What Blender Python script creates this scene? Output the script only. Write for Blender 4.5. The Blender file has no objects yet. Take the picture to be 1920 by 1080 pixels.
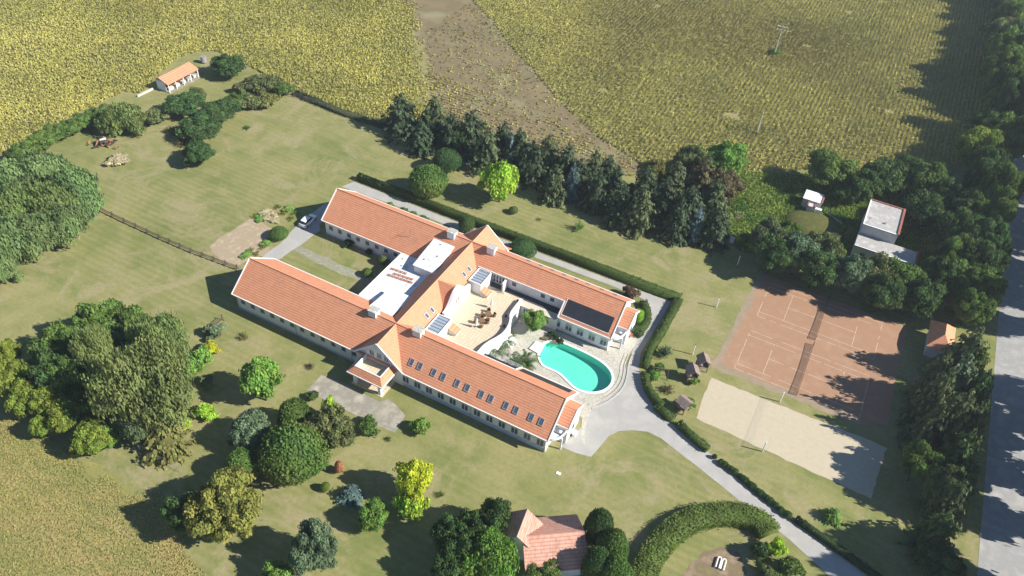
import bpy, math, random
import numpy as np
from mathutils import Vector, Matrix
from mathutils.geometry import tessellate_polygon

# ------------------------------------------------------------------ camera
S = bpy.context.scene
COL = S.collection
F_PX, PITCH, ROLL, AZ, CAM_H = 1462.15, 0.743042, 0.0844486, -0.4302346, 102.0
fwd = Vector((math.cos(PITCH)*math.sin(AZ), math.cos(PITCH)*math.cos(AZ), -math.sin(PITCH)))
rr0 = Vector((math.cos(AZ), -math.sin(AZ), 0.0)); uu0 = rr0.cross(fwd)
right = math.cos(ROLL)*rr0 + math.sin(ROLL)*uu0
up = -math.sin(ROLL)*rr0 + math.cos(ROLL)*uu0
cd = bpy.data.cameras.new("camera"); cam = bpy.data.objects.new("camera", cd); COL.objects.link(cam)
cd.sensor_width = 36.0; cd.lens = F_PX*36.0/1920.0; cd.clip_start = 1.0; cd.clip_end = 3000.0
cam.matrix_world = Matrix(((right.x, up.x, -fwd.x, 0), (right.y, up.y, -fwd.y, 0), (right.z, up.z, -fwd.z, CAM_H), (0, 0, 0, 1)))
S.camera = cam

# ------------------------------------------------------------------ light
SUN_AZ, SUN_EL = math.radians(11.5), math.radians(37.0)
S.world = bpy.data.worlds.new("World"); S.world.use_nodes = True
wn = S.world.node_tree; bg = wn.nodes['Background']
sky = wn.nodes.new('ShaderNodeTexSky'); sky.sky_type = 'NISHITA'; sky.sun_disc = False
sky.ozone_density = 6.0; sky.dust_density = .1; sky.sun_elevation = SUN_EL; sky.sun_rotation = math.pi/2 - SUN_AZ
wn.links.new(sky.outputs[0], bg.inputs[0]); bg.inputs[1].default_value = 0.072
sl = bpy.data.lights.new("sun", 'SUN'); sl.energy = 5.0; sl.angle = math.radians(0.5); sl.color = (1.0, 0.95, 0.87)
so = bpy.data.objects.new("sun", sl); COL.objects.link(so); so.location = (60, 60, 150)
so.rotation_euler = Vector((math.cos(SUN_EL)*math.cos(SUN_AZ), math.cos(SUN_EL)*math.sin(SUN_AZ), math.sin(SUN_EL))).to_track_quat('Z', 'Y').to_euler()
S.view_settings.view_transform = 'Standard'; S.view_settings.look = 'None'
S.view_settings.exposure = 0.76; S.view_settings.gamma = 1.0

# ------------------------------------------------------------------ helpers
RNG = np.random.default_rng(7); random.seed(11)
def at(px, py, z=0.0):
    """ground point (at height z) that was surveyed from the photograph"""
    d = fwd*F_PX + right*(px-960) - up*(py-540); t = (z-CAM_H)/d.z
    return Vector((d.x*t, d.y*t, z))
def dist_at(px, py, z=0.0): return (at(px, py, z)-Vector((0, 0, CAM_H))).dot(fwd)

def tag(o, label=None, cat=None, group=None, kind=None):
    if label: o['label'] = label
    if cat: o['category'] = cat
    if group: o['group'] = group
    if kind: o['kind'] = kind
    return o
def empty(name, loc=(0, 0, 0), rz=0.0, label=None, cat=None, group=None):
    o = bpy.data.objects.new(name, None); o.empty_display_size = 0.3; COL.objects.link(o)
    o.location = loc; o.rotation_euler = (0, 0, rz); return tag(o, label, cat, group)
class MB:
    def __init__(s): s.v = []; s.f = []
    def add(s, vs, fs):
        n = len(s.v); s.v += [tuple(v) for v in vs]; s.f += [tuple(i+n for i in f) for f in fs]; return s
    def box(s, x0, x1, y0, y1, z0, z1):
        return s.add([(x0,y0,z0),(x1,y0,z0),(x1,y1,z0),(x0,y1,z0),(x0,y0,z1),(x1,y0,z1),(x1,y1,z1),(x0,y1,z1)],
            [(0,3,2,1),(4,5,6,7),(0,1,5,4),(1,2,6,5),(2,3,7,6),(3,0,4,7)])
    def bar(s, a, b, w, h=None, upv=(0,0,1)):
        a = Vector(a); b = Vector(b); h = h or w; d = (b-a).normalized(); u = Vector(upv)
        if abs(d.dot(u)) > 0.98: u = Vector((1,0,0))
        sd = d.cross(u).normalized()*w/2; uu = sd.cross(d).normalized()*h/2
        return s.add([a-sd-uu,a+sd-uu,a+sd+uu,a-sd+uu,b-sd-uu,b+sd-uu,b+sd+uu,b-sd+uu],
            [(0,3,2,1),(4,5,6,7),(0,1,5,4),(1,2,6,5),(2,3,7,6),(3,0,4,7)])
    def cyl(s, a, b, r0, r1=None, n=8, cap=True):
        a = Vector(a); b = Vector(b); r1 = r0 if r1 is None else r1; d = (b-a).normalized()
        u = Vector((0,0,1)) if abs(d.z) < .9 else Vector((1,0,0)); p = d.cross(u).normalized(); q = d.cross(p)
        vs = [a+(p*math.cos(t)+q*math.sin(t))*r0 for t in [2*math.pi*i/n for i in range(n)]]
        vs += [b+(p*math.cos(t)+q*math.sin(t))*r1 for t in [2*math.pi*i/n for i in range(n)]]
        fs = [(i,(i+1)%n,n+(i+1)%n,n+i) for i in range(n)]
        if cap: fs += [tuple(range(n))[::-1], tuple(range(n,2*n))]
        return s.add(vs, fs)
    def lathe(s, prof, n=12, c=(0,0,0)):
        vs = []; m = len(prof)
        for r, z in prof:
            for i in range(n):
                t = 2*math.pi*i/n; vs.append((c[0]+r*math.cos(t), c[1]+r*math.sin(t), c[2]+z))
        fs = [(j*n+i, j*n+(i+1)%n, (j+1)*n+(i+1)%n, (j+1)*n+i) for j in range(m-1) for i in range(n)]
        fs += [tuple(range(n))[::-1], tuple(range((m-1)*n, m*n))]
        return s.add(vs, fs)
    def prism(s, poly, z0, z1):
        """poly: list of (x,y); z1 may be list of heights"""
        n = len(poly); zt = z1 if hasattr(z1, '__len__') else [z1]*n
        a = sum(poly[i][0]*poly[(i+1)%n][1]-poly[(i+1)%n][0]*poly[i][1] for i in range(n))
        if a < 0: poly = poly[::-1]; zt = zt[::-1]
        vs = [(p[0],p[1],z0) for p in poly]+[(p[0],p[1],zt[i]) for i, p in enumerate(poly)]
        fs = [(i,(i+1)%n,n+(i+1)%n,n+i) for i in range(n)]
        tr = tessellate_polygon([[Vector((p[0],p[1],0)) for p in poly]])
        for t in tr:
            A, B, C_ = [Vector((poly[k][0],poly[k][1],0)) for k in t]
            if (B-A).cross(C_-A).z < 0: t = t[::-1]
            fs.append(tuple(n+k for k in t)); fs.append(tuple(k for k in t[::-1]))
        return s.add(vs, fs)
    def plate(s, pts, th):
        """a flat plate with the given top outline (CCW seen from outside), th thick"""
        P = [Vector(p) for p in pts]; n = len(P); nn = (P[1]-P[0]).cross(P[2]-P[0]).normalized()
        if nn.z < -1e-6: P = P[::-1]; nn = -nn
        return s.add(P+[p-nn*th for p in P], [tuple(range(n)), tuple(range(n,2*n))[::-1]]+[(i,n+i,n+(i+1)%n,(i+1)%n) for i in range(n)])
    def build(s, name, m, parent=None, smooth=False):
        me = bpy.data.meshes.new(name); me.from_pydata(s.v, [], s.f); me.validate()
        if m: me.materials.append(m)
        if smooth:
            for p in me.polygons: p.use_smooth = True
        o = bpy.data.objects.new(name, me); COL.objects.link(o)
        if parent: o.parent = parent
        return o
def bevel(o, w=0.03, seg=1):
    b = o.modifiers.new('bevel', 'BEVEL'); b.width = w; b.segments = seg; b.limit_method = 'ANGLE'; return o

# ------------------------------------------------------------------ materials
def nodes(name, rough=0.8, spec=0.3):
    m = bpy.data.materials.new(name); m.use_nodes = True; nt = m.node_tree; b = nt.nodes['Principled BSDF']
    b.inputs['Roughness'].default_value = rough; b.inputs['Specular IOR Level'].default_value = spec
    return m, nt, b
def nz(nt, vec, scale, detail=4, rough=.55, dist=0.0):
    n = nt.nodes.new('ShaderNodeTexNoise'); n.inputs['Scale'].default_value = scale; n.inputs['Detail'].default_value = detail
    n.inputs['Roughness'].default_value = rough; n.inputs['Distortion'].default_value = dist
    nt.links.new(vec, n.inputs['Vector']); return n.outputs['Fac']
def ramp(nt, fac, stops):
    r = nt.nodes.new('ShaderNodeValToRGB'); e = r.color_ramp.elements
    while len(e) < len(stops): e.new(.5)
    for i, (p, c) in enumerate(stops):
        e[i].position = p; e[i].color = (*c, 1) if hasattr(c, '__len__') else (c, c, c, 1)
    nt.links.new(fac, r.inputs[0]); return r.outputs[0]
def mix(nt, f, a, b, mode='MIX'):
    n = nt.nodes.new('ShaderNodeMix'); n.data_type = 'RGBA'; n.blend_type = mode
    for k, v in ((0, f), (6, a), (7, b)):
        if hasattr(v, 'is_output'): nt.links.new(v, n.inputs[k])
        elif k == 0: n.inputs[0].default_value = v
        else: n.inputs[k].default_value = (*v, 1)
    return n.outputs[2]
def math_(nt, op, a, b=0.0, c=0.0):
    n = nt.nodes.new('ShaderNodeMath'); n.operation = op
    for k, v in enumerate((a, b, c)):
        if hasattr(v, 'is_output'): nt.links.new(v, n.inputs[k])
        else: n.inputs[k].default_value = v
    return n.outputs[0]
def objco(nt): return nt.nodes.new('ShaderNodeTexCoord').outputs['Object']
def geoco(nt): return nt.nodes.new('ShaderNodeNewGeometry').outputs['Position']
def bump(nt, b, h, strength, distance):
    n = nt.nodes.new('ShaderNodeBump'); n.inputs['Strength'].default_value = strength; n.inputs['Distance'].default_value = distance
    nt.links.new(h, n.inputs['Height']); nt.links.new(n.outputs[0], b.inputs['Normal'])
def plain(name, c0, c1=None, scale=1.5, rough=.8, spec=.3, c2=None, bs=0.0, metal=0.0, p=(.35,.65)):
    m, nt, b = nodes(name, rough, spec); b.inputs['Metallic'].default_value = metal
    c1 = c1 or tuple(v*.85 for v in c0); v = geoco(nt)
    st = [(p[0], c0), (p[1], c1)]
    if c2: st = [(p[0], c0), ((p[0]+p[1])/2, c1), (p[1]+.05, c2)]
    f = nz(nt, v, scale, 6, .6); nt.links.new(ramp(nt, f, st), b.inputs['Base Color'])
    if bs: bump(nt, b, nz(nt, v, scale*6, 3), .6, bs)
    return m

def lawn_mat():
    m, nt, b = nodes('lawn_grass', 1.0, 0.05); v = geoco(nt)
    big = nz(nt, v, .035, 5, .6, .6); med = nz(nt, v, .16, 5, .65, .4); fine = nz(nt, v, 1.6, 5, .7)
    c = ramp(nt, big, [(.36, (.120, .155, .042)), (.46, (.190, .200, .072)), (.54, (.285, .255, .120)), (.64, (.175, .195, .065))])
    c2 = ramp(nt, med, [(.40, (.310, .265, .135)), (.50, (.215, .215, .082)), (.60, (.115, .152, .040))])
    c = mix(nt, .5, c, c2); c = mix(nt, 1.0, c, (1.07, 1.10, .98), 'MULTIPLY')
    mp = nt.nodes.new('ShaderNodeMapping'); mp.inputs['Rotation'].default_value = (0, 0, .12); mp.inputs['Scale'].default_value = (.06, 1.1, 1)
    nt.links.new(v, mp.inputs['Vector'])
    st = nz(nt, mp.outputs[0], .9, 3, .5); c = mix(nt, ramp(nt, st, [(.42, .0), (.62, .35)]), c, (.30, .275, .13))
    wv = nt.nodes.new('ShaderNodeTexWave'); wv.wave_type = 'BANDS'; wv.bands_direction = 'Y'; wv.inputs['Scale'].default_value = .23; wv.inputs['Distortion'].default_value = 1.6; wv.inputs['Detail'].default_value = 2
    wv.inputs['Detail Scale'].default_value = .25; nt.links.new(v, wv.inputs['Vector'])
    msk = ramp(nt, nz(nt, v, .022, 3, .5), [(.42, .0), (.58, 1.0)]); c = mix(nt, math_(nt, 'MULTIPLY', math_(nt, 'MULTIPLY', wv.outputs['Fac'], msk), .34), c, (.115, .145, .040))
    dry = ramp(nt, nz(nt, v, .085, 6, .7, 1.2), [(.51, .0), (.62, .85)]); c = mix(nt, dry, c, (.335, .285, .160))
    spk = ramp(nt, nz(nt, v, 3.5, 2, .5), [(.66, .0), (.74, .5)]); c = mix(nt, spk, c, (.08, .10, .03))
    c = mix(nt, ramp(nt, fine, [(.35, .0), (.7, .45)]), c, (.125, .140, .045))
    f2 = nz(nt, v, 9.0, 3, .7); c = mix(nt, ramp(nt, f2, [(.4, .0), (.75, .3)]), c, (.33, .30, .16))
    nt.links.new(c, b.inputs['Base Color']); bump(nt, b, nz(nt, v, 6, 4, .8), .5, .06); return m
def leaf_mat(name='foliage', trans=.25):
    m = bpy.data.materials.new(name); m.use_nodes = True; nt = m.node_tree; b = nt.nodes['Principled BSDF']
    b.inputs['Roughness'].default_value = .65; b.inputs['Specular IOR Level'].default_value = .22
    oi = nt.nodes.new('ShaderNodeObjectInfo'); a = nt.nodes.new('ShaderNodeAttribute'); a.attribute_name = 'v'
    h = nt.nodes.new('ShaderNodeHueSaturation'); nt.links.new(oi.outputs['Color'], h.inputs['Color'])
    nt.links.new(math_(nt, 'MULTIPLY_ADD', a.outputs['Fac'], 1.0, .5), h.inputs['Value'])
    sp = nt.nodes.new('ShaderNodeSeparateColor'); nt.links.new(a.outputs['Color'], sp.inputs[0])
    nt.links.new(math_(nt, 'MULTIPLY_ADD', sp.outputs[1], .07, .465), h.inputs['Hue'])
    nt.links.new(math_(nt, 'MULTIPLY_ADD', sp.outputs[0], 1.0, .5), h.inputs['Value'])
    nt.links.new(h.outputs[0], b.inputs['Base Color'])
    tr = nt.nodes.new('ShaderNodeBsdfTranslucent'); nt.links.new(h.outputs[0], tr.inputs[0])
    ms = nt.nodes.new('ShaderNodeMixShader'); ms.inputs[0].default_value = trans
    nt.links.new(b.outputs[0], ms.inputs[1]); nt.links.new(tr.outputs[0], ms.inputs[2])
    nt.links.new(ms.outputs[0], nt.nodes['Material Output'].inputs[0]); return m
def plant_mat(name, trans=.2):      # colour per plant
    m = bpy.data.materials.new(name); m.use_nodes = True; nt = m.node_tree; b = nt.nodes['Principled BSDF']
    b.inputs['Roughness'].default_value = .8; b.inputs['Specular IOR Level'].default_value = .1
    a = nt.nodes.new('ShaderNodeAttribute'); a.attribute_name = 'v'; nt.links.new(a.outputs['Color'], b.inputs['Base Color'])
    tr = nt.nodes.new('ShaderNodeBsdfTranslucent'); nt.links.new(a.outputs['Color'], tr.inputs[0])
    ms = nt.nodes.new('ShaderNodeMixShader'); ms.inputs[0].default_value = trans
    nt.links.new(b.outputs[0], ms.inputs[1]); nt.links.new(tr.outputs[0], ms.inputs[2])
    nt.links.new(ms.outputs[0], nt.nodes['Material Output'].inputs[0]); return m
def tile_mat(name, c0, c1, c2, axis, stain=(.38, .25, .20), stain_amt=.35, row=.42, colw=.24, bs=.5):
    """clay roof tiles: courses follow the height, rolls run down the slope; axis = direction of the ridge"""
    m, nt, b = nodes(name, .85, .2); v = geoco(nt)
    s = nt.nodes.new('ShaderNodeSeparateXYZ'); nt.links.new(v, s.inputs[0])
    along = s.outputs[0] if axis == 'x' else s.outputs[1]
    if axis == 'n': along = math_(nt, 'ADD', s.outputs[0], math_(nt, 'MULTIPLY', s.outputs[1], .6))
    zr = math_(nt, 'DIVIDE', s.outputs[2], row*.61); fr = math_(nt, 'FRACT', zr)
    # per tile random
    ci = math_(nt, 'FLOOR', zr); ai = math_(nt, 'FLOOR', math_(nt, 'DIVIDE', along, colw))
    cb = nt.nodes.new('ShaderNodeCombineXYZ'); nt.links.new(ai, cb.inputs[0]); nt.links.new(ci, cb.inputs[1])
    wn_ = nt.nodes.new('ShaderNodeTexWhiteNoise'); wn_.noise_dimensions = '3D'; nt.links.new(cb.outputs[0], wn_.inputs['Vector'])
    c = ramp(nt, wn_.outputs['Value'], [(.0, c0), (.5, c1), (1.0, c2)])
    c = mix(nt, ramp(nt, nz(nt, v, .45, 6, .65, .5), [(.52, .0), (.72, stain_amt)]), c, stain)
    c = mix(nt, ramp(nt, nz(nt, v, .9, 4, .7), [(.35, .35), (.6, .0)]), c, tuple(min(1, k*1.25) for k in c2))
    joint = math_(nt, 'LESS_THAN', fr, .3); c = mix(nt, math_(nt, 'MULTIPLY', joint, .40), c, (.28, .095, .05))
    nt.links.new(c, b.inputs['Base Color'])
    roll = math_(nt, 'ABSOLUTE', math_(nt, 'SINE', math_(nt, 'MULTIPLY', along, math.pi/colw)))
    hgt = math_(nt, 'ADD', math_(nt, 'MULTIPLY', math_(nt, 'SUBTRACT', 1.0, fr), .9), math_(nt, 'MULTIPLY', roll, .5))
    bump(nt, b, hgt, bs, .035); return m
def tiled_floor_mat(name, c0, c1, joint, size=.6):
    m, nt, b = nodes(name, .7, .3); v = geoco(nt)
    br = nt.nodes.new('ShaderNodeTexBrick'); br.offset = 0.0; br.inputs['Scale'].default_value = 1.0
    br.inputs['Brick Width'].default_value = size; br.inputs['Row Height'].default_value = size; br.inputs['Mortar Size'].default_value = .035
    for k, c in (('Color1', c0), ('Color2', c1), ('Mortar', joint)): br.inputs[k].default_value = (*c, 1)
    nt.links.new(v, br.inputs['Vector'])
    c = mix(nt, ramp(nt, nz(nt, v, .5, 5), [(.45, 0.), (.7, .35)]), br.outputs['Color'], tuple(k*.8 for k in c0))
    nt.links.new(c, b.inputs['Base Color']); return m
def flag_mat():
    m, nt, b = nodes('irregular_flagstones', .85, .2); v = geoco(nt)
    vo = nt.nodes.new('ShaderNodeTexVoronoi'); vo.feature = 'DISTANCE_TO_EDGE'; vo.inputs['Scale'].default_value = 1.5; nt.links.new(v, vo.inputs['Vector'])
    v2 = nt.nodes.new('ShaderNodeTexVoronoi'); v2.inputs['Scale'].default_value = 1.5; nt.links.new(v, v2.inputs['Vector'])
    c = mix(nt, nz(nt, v, .4, 5), (.58, .54, .46), (.42, .41, .36)); c = mix(nt, .25, c, math_(nt, 'MULTIPLY_ADD', v2.outputs['Distance'], .5, .3), 'SOFT_LIGHT')
    c = mix(nt, ramp(nt, vo.outputs['Distance'], [(.03, .6), (.09, .0)]), c, (.30, .27, .20))
    c = mix(nt, ramp(nt, nz(nt, v, .25, 5, .6), [(.5, 0.), (.66, .5)]), c, (.33, .36, .27))
    nt.links.new(c, b.inputs['Base Color']); return m
M = dict(
 lawn=lawn_mat(), leaf=leaf_mat('foliage', .34), plant=plant_mat('crop_leaves'), grassblade=plant_mat('tall_grass_blades', .25),
 bark=plain('bark', (.10,.075,.05), (.05,.038,.028), 3, .95, .1, bs=.03),
 palebark=plain('pale_bark', (.42,.40,.36), (.20,.18,.16), 2.5, .9, .1),
 soil=plain('field_soil', (.30,.275,.115), (.24,.22,.09), .5, 1, .05, c2=(.32,.27,.15), bs=.05),
 stubble=plain('stubble_soil', (.225,.18,.10), (.185,.148,.085), .10, 1, .05, c2=(.26,.235,.13), bs=.05),
 meadow=plain('meadow_thatch', (.36,.30,.13), (.26,.25,.10), .18, 1, .05, c2=(.33,.23,.13), bs=.06),
 wild=plain('rough_grass', (.14,.21,.045), (.09,.15,.03), .35, 1, .05, c2=(.24,.25,.09), bs=.06),
 drive=plain('driveway_asphalt', (.41,.395,.365), (.36,.35,.325), .22, .9, .2, c2=(.44,.42,.385), bs=.01, p=(.35,.65)),
 road=plain('road_asphalt', (.36,.35,.335), (.29,.29,.28), .3, .9, .2, c2=(.41,.395,.37), bs=.01),
 pad=plain('weathered_concrete', (.37,.34,.27), (.25,.235,.19), .35, .9, .2, c2=(.44,.40,.33), bs=.01),
 path=plain('mossy_paving', (.34,.33,.25), (.24,.24,.16), .8, .95, .1, c2=(.34,.33,.27), bs=.02),
 clay=plain('court_clay', (.375,.225,.14), (.335,.20,.125), .30, .95, .1, c2=(.40,.255,.165), bs=.005, p=(.30,.70)),
 clayedge=plain('court_dust', (.33,.25,.18), (.27,.22,.14), .6, .95, .1),
 sand=plain('court_sand', (.49,.43,.315), (.455,.395,.285), 1.2, .95, .1, bs=.03),
 dirt=plain('bare_garden_soil', (.44,.36,.25), (.34,.27,.18), .7, 1, .05, c2=(.42,.35,.24), bs=.05),
 line=plain('line_paint', (.70,.62,.52), (.50,.37,.27), 2.5, .8, .2),
 flag=flag_mat(), terr=tiled_floor_mat('terrace_tiles', (.66,.56,.40), (.60,.50,.345), (.42,.35,.25), .62),
 tilex=tile_mat('clay_tiles_wing', (.59,.255,.135), (.61,.27,.148), (.635,.295,.17), 'x', stain_amt=.36, bs=.4),
 tiley=tile_mat('clay_tiles_cross', (.595,.27,.15), (.605,.28,.16), (.63,.30,.175), 'y', stain_amt=.12, bs=.12),
 tilep=tile_mat('old_clay_tiles', (.48,.235,.17), (.56,.30,.22), (.52,.33,.26), 'n', (.22,.15,.12), .6),
 white=plain('white_render', (.79,.80,.80), (.74,.75,.75), .5, .85, .25, c2=(.66,.66,.64), p=(.35,.68)),
 trim=plain('white_trim', (.84,.84,.82), (.76,.76,.74), 1.2, .6, .35),
 flatroof=plain('white_roof_membrane', (.74,.77,.76), (.68,.72,.71), .9, .8, .2, c2=(.50,.52,.49), p=(.4,.62)),
 grime=plain('weathered_roof_cap', (.58,.56,.50), (.36,.35,.30), 1.6, .9, .1, c2=(.68,.66,.6)),
 rust=plain('red_brown_slats', (.30,.13,.09), (.42,.24,.18), 3, .9, .1),
 oldroof=plain('weathered_flat_roof', (.50,.48,.45), (.36,.35,.33), .5, .9, .1, c2=(.56,.53,.50)),
 brickcap=plain('brick_coping', (.36,.15,.10), (.28,.11,.08), 2, .9, .1),
 greywall=plain('grey_render', (.60,.60,.58), (.50,.50,.49), .8, .9, .2),
 frame=plain('window_frame_paint', (.62,.62,.60), (.52,.52,.52), 2, .6, .3),
 greyframe=plain('grey_metal_frame', (.20,.21,.23), (.14,.15,.17), 2, .5, .4),
 blind=plain('roller_blind', (.50,.49,.45), (.42,.41,.38), 2, .8, .2),
 floor2=plain('grey_bitumen', (.075,.08,.088), (.055,.06,.065), .8, .9, .2),
 solar=plain('black_solar_mat', (.028,.032,.042), (.02,.023,.032), .8, .55, .35),
 wood=plain('weathered_wood', (.20,.15,.105), (.12,.09,.065), 3, .9, .1),
 plank=plain('grey_brown_planks', (.30,.235,.20), (.21,.16,.135), 2, .9, .1),
 wicker=plain('brown_wicker', (.26,.16,.085), (.17,.10,.055), 8, .8, .2),
 pole=plain('pale_post', (.66,.63,.57), (.5,.47,.42), 2, .7, .2),
 metal=plain('grey_metal', (.45,.45,.44), (.36,.36,.36), 2, .45, .5, metal=.4),
 rubber=plain('tyre_rubber', (.025,.025,.025), (.018,.018,.018), 3, .85, .2),
 carpaint=plain('white_car_paint', (.80,.81,.82), (.78,.79,.80), 1, .22, .6),
 lamp=plain('lamp_glass', (.75,.72,.68), (.7,.68,.66), 2, .15, .6), red=plain('red_lens', (.4,.02,.02), (.3,.02,.02), 2, .2, .6),
 stone=plain('pale_stone', (.62,.60,.55), (.45,.43,.39), 2, .9, .1, bs=.02),
 cloth=plain('white_canvas', (.82,.81,.77), (.75,.74,.71), 3, .9, .1),
 junk=plain('dark_scrap', (.09,.065,.055), (.04,.035,.035), 2.5, .9, .2),
 terracotta=plain('terracotta', (.45,.18,.10), (.38,.15,.08), 3, .8, .2),
)
def glassmat(name, c=(.035,.045,.06)):
    m, nt, b = nodes(name, .08, .6); b.inputs['Base Color'].default_value = (*c, 1); return m
M['glass'] = glassmat('dark_window_glass', (.075,.10,.135)); M['carglass'] = glassmat('car_glass', (.02,.025,.03)); M['paleglass'] = glassmat('pale_glazing', (.30,.37,.44))
def watermat():
    m, nt, b = nodes('pool_water', .06, .5); v = geoco(nt)
    bump(nt, b, nz(nt, v, 2.2, 3), .12, .05); b.inputs['Base Color'].default_value = (.02,.10,.08,1)
    tr = nt.nodes.new('ShaderNodeBsdfTransparent'); tr.inputs[0].default_value = (.66,.97,.90,1)
    ms = nt.nodes.new('ShaderNodeMixShader')
    gl = nt.nodes.new('ShaderNodeBsdfGlossy'); gl.inputs['Roughness'].default_value = .05
    for l in b.inputs['Normal'].links: nt.links.new(l.from_socket, gl.inputs['Normal'])
    ms.inputs[0].default_value = .05; nt.links.new(tr.outputs[0], ms.inputs[1]); nt.links.new(gl.outputs[0], ms.inputs[2])
    nt.links.new(ms.outputs[0], nt.nodes['Material Output'].inputs[0]); return m
M['water'] = watermat()
M['poolwall'] = plain('pool_liner', (.28,.74,.62), (.23,.68,.56), .22, .6, .2)
def netmat(name, c, alpha):
    m, nt, b = nodes(name, .9, .05); b.inputs['Base Color'].default_value = (*c, 1); v = geoco(nt)
    s = nt.nodes.new('ShaderNodeSeparateXYZ'); nt.links.new(v, s.inputs[0])
    g1 = math_(nt, 'LESS_THAN', math_(nt, 'FRACT', math_(nt, 'MULTIPLY', s.outputs[1], 14.0)), alpha)
    g2 = math_(nt, 'LESS_THAN', math_(nt, 'FRACT', math_(nt, 'MULTIPLY', s.outputs[2], 14.0)), alpha)
    nt.links.new(math_(nt, 'MAXIMUM', g1, g2), b.inputs['Alpha']); return m
M['net'] = netmat('black_net_cords', (.06,.035,.03), .28); M['palenet'] = netmat('thin_net_cords', (.5,.47,.42), .04)

# ------------------------------------------------------------------ ground
def jag(pts, step=2.0, amp=.25, seed=0):
    r = random.Random(seed); out = []
    n = len(pts)
    for i in range(n):
        a = Vector(pts[i]); b = Vector(pts[(i+1) % n]); k = max(1, int((b-a).length/step))
        for j in range(k):
            p = a.lerp(b, j/k); out.append((p.x+r.uniform(-amp, amp), p.y+r.uniform(-amp, amp)))
    return out
def smooth_poly(pts, it=2, closed=True):
    P = [Vector((p[0], p[1])) for p in pts]
    for _ in range(it):
        Q = []; n = len(P)
        for i in range(n if closed else n-1):
            a, b = P[i], P[(i+1) % n]; Q += [a.lerp(b, .25), a.lerp(b, .75)]
        if not closed: Q = [P[0]]+Q+[P[-1]]
        P = Q
    return [(p.x, p.y) for p in P]
def world(pts, z=0.0): return [(at(x, y, z).x, at(x, y, z).y) for x, y in pts]
def patch(name, poly, z, mat):
    vs = [(p[0], p[1], z) for p in poly]; m = MB(); fs = []
    for t in tessellate_polygon([[Vector(v) for v in vs]]):
        A, B, C_ = [Vector(vs[k]) for k in t]
        fs.append(tuple(t) if (B-A).cross(C_-A).z > 0 else tuple(t)[::-1])
    m.add(vs, fs); o = m.build(name, mat); o['kind'] = 'structure'; return o

POOL = smooth_poly(world([(1012,672),(1010,660),(1016,648),(1030,641),(1052,643),(1080,655),(1110,669),(1136,686),(1148,704),(1145,722),(1128,734),(1104,736),(1080,729),(1064,713),(1050,699),(1032,691),(1018,685)]), 2)
def holed(name, outer, hole, z, mat):
    allp = [Vector((*p, z)) for p in outer]+[Vector((*p, z)) for p in hole]; fs = []
    for t in tessellate_polygon([[Vector((*p, 0)) for p in outer], [Vector((*p, 0)) for p in hole]]):
        A, B, C_ = [allp[k] for k in t]; fs.append(tuple(t) if (B-A).cross(C_-A).z > 0 else tuple(t)[::-1])
    o = MB().add(allp, fs).build(name, mat); o['kind'] = 'structure'; return o
holed('ground', [(-1500,-900),(1500,-900),(1500,2200),(-1500,2200)], POOL, 0, M['lawn'])

EDGE = [(-60,330),(0,292),(60,255),(130,222),(190,192),(235,172),(262,176),(330,112),(375,96),(410,98),(470,125),(550,172),(640,208),(720,232),(800,262),(900,296),
        (1000,325),(1100,335),(1200,330),(1290,312),(1370,318),(1450,322),(1540,318),(1620,322),(1700,312),(1775,310)]
edgew = world(EDGE)
soil = edgew + [(33.0, 205.0), (33.0, 250.0), (33.0, 520.0), (-420.0, 520.0), (-420.0, 60.0), (-240.0, 45.0)]
patch('field_soil', jag(soil, 3, .35, 3), .006, M['soil'])
SW = [(748,-10),(880,-5),(925,40),(960,90),(1000,130),(1050,190),(1090,230),(1130,262),(1190,300),(1225,325),(1100,333),(1000,322),(900,292),(850,262),(815,200),(800,150),(800,100),(770,50)]
swath = world(SW)
patch('stubble_ground', jag(swath, 1.6, 1.3, 5), .010, M['stubble'])
wild = world([(1385,320),(1540,330),(1700,330),(1790,320),(1790,470),(1700,520),(1560,520),(1440,480),(1385,470),(1360,440),(1350,380)])
patch('rough_grass_ground', jag(wild, 1.5, .4, 9), .012, M['wild'])
MEAD = [(-120,740),(0,776),(60,818),(130,852),(200,882),(255,915),(300,955),(335,1005),(360,1050),(385,1110),(380,1250),(-400,1400),(-400,700)]
meadow = world(MEAD)
def meadow_mat():
    m, nt, b = nodes('streaked_meadow', 1, .05); v = geoco(nt); mp = nt.nodes.new('ShaderNodeMapping'); mp.inputs['Rotation'].default_value = (0, 0, .64); mp.inputs['Scale'].default_value = (.18, .9, 1); nt.links.new(v, mp.inputs['Vector'])
    c = ramp(nt, nz(nt, mp.outputs[0], 1.1, 7, .65, .5), [(.34, (.20,.215,.07)), (.48, (.33,.29,.11)), (.58, (.40,.33,.13)), (.7, (.42,.31,.16))]); c = mix(nt, ramp(nt, nz(nt, v, .07, 4), [(.42,.6),(.56,.0)]), c, (.22,.24,.075))
    c = mix(nt, ramp(nt, nz(nt, v, 3.0, 4, .7), [(.4,.5),(.65,.0)]), c, (.17,.16,.055)); nt.links.new(c, b.inputs['Base Color']); bump(nt, b, nz(nt, mp.outputs[0], 5, 5, .8), .6, .12); return m
patch('meadow_ground', jag(meadow, .8, .6, 4), .008, meadow_mat())

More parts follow.
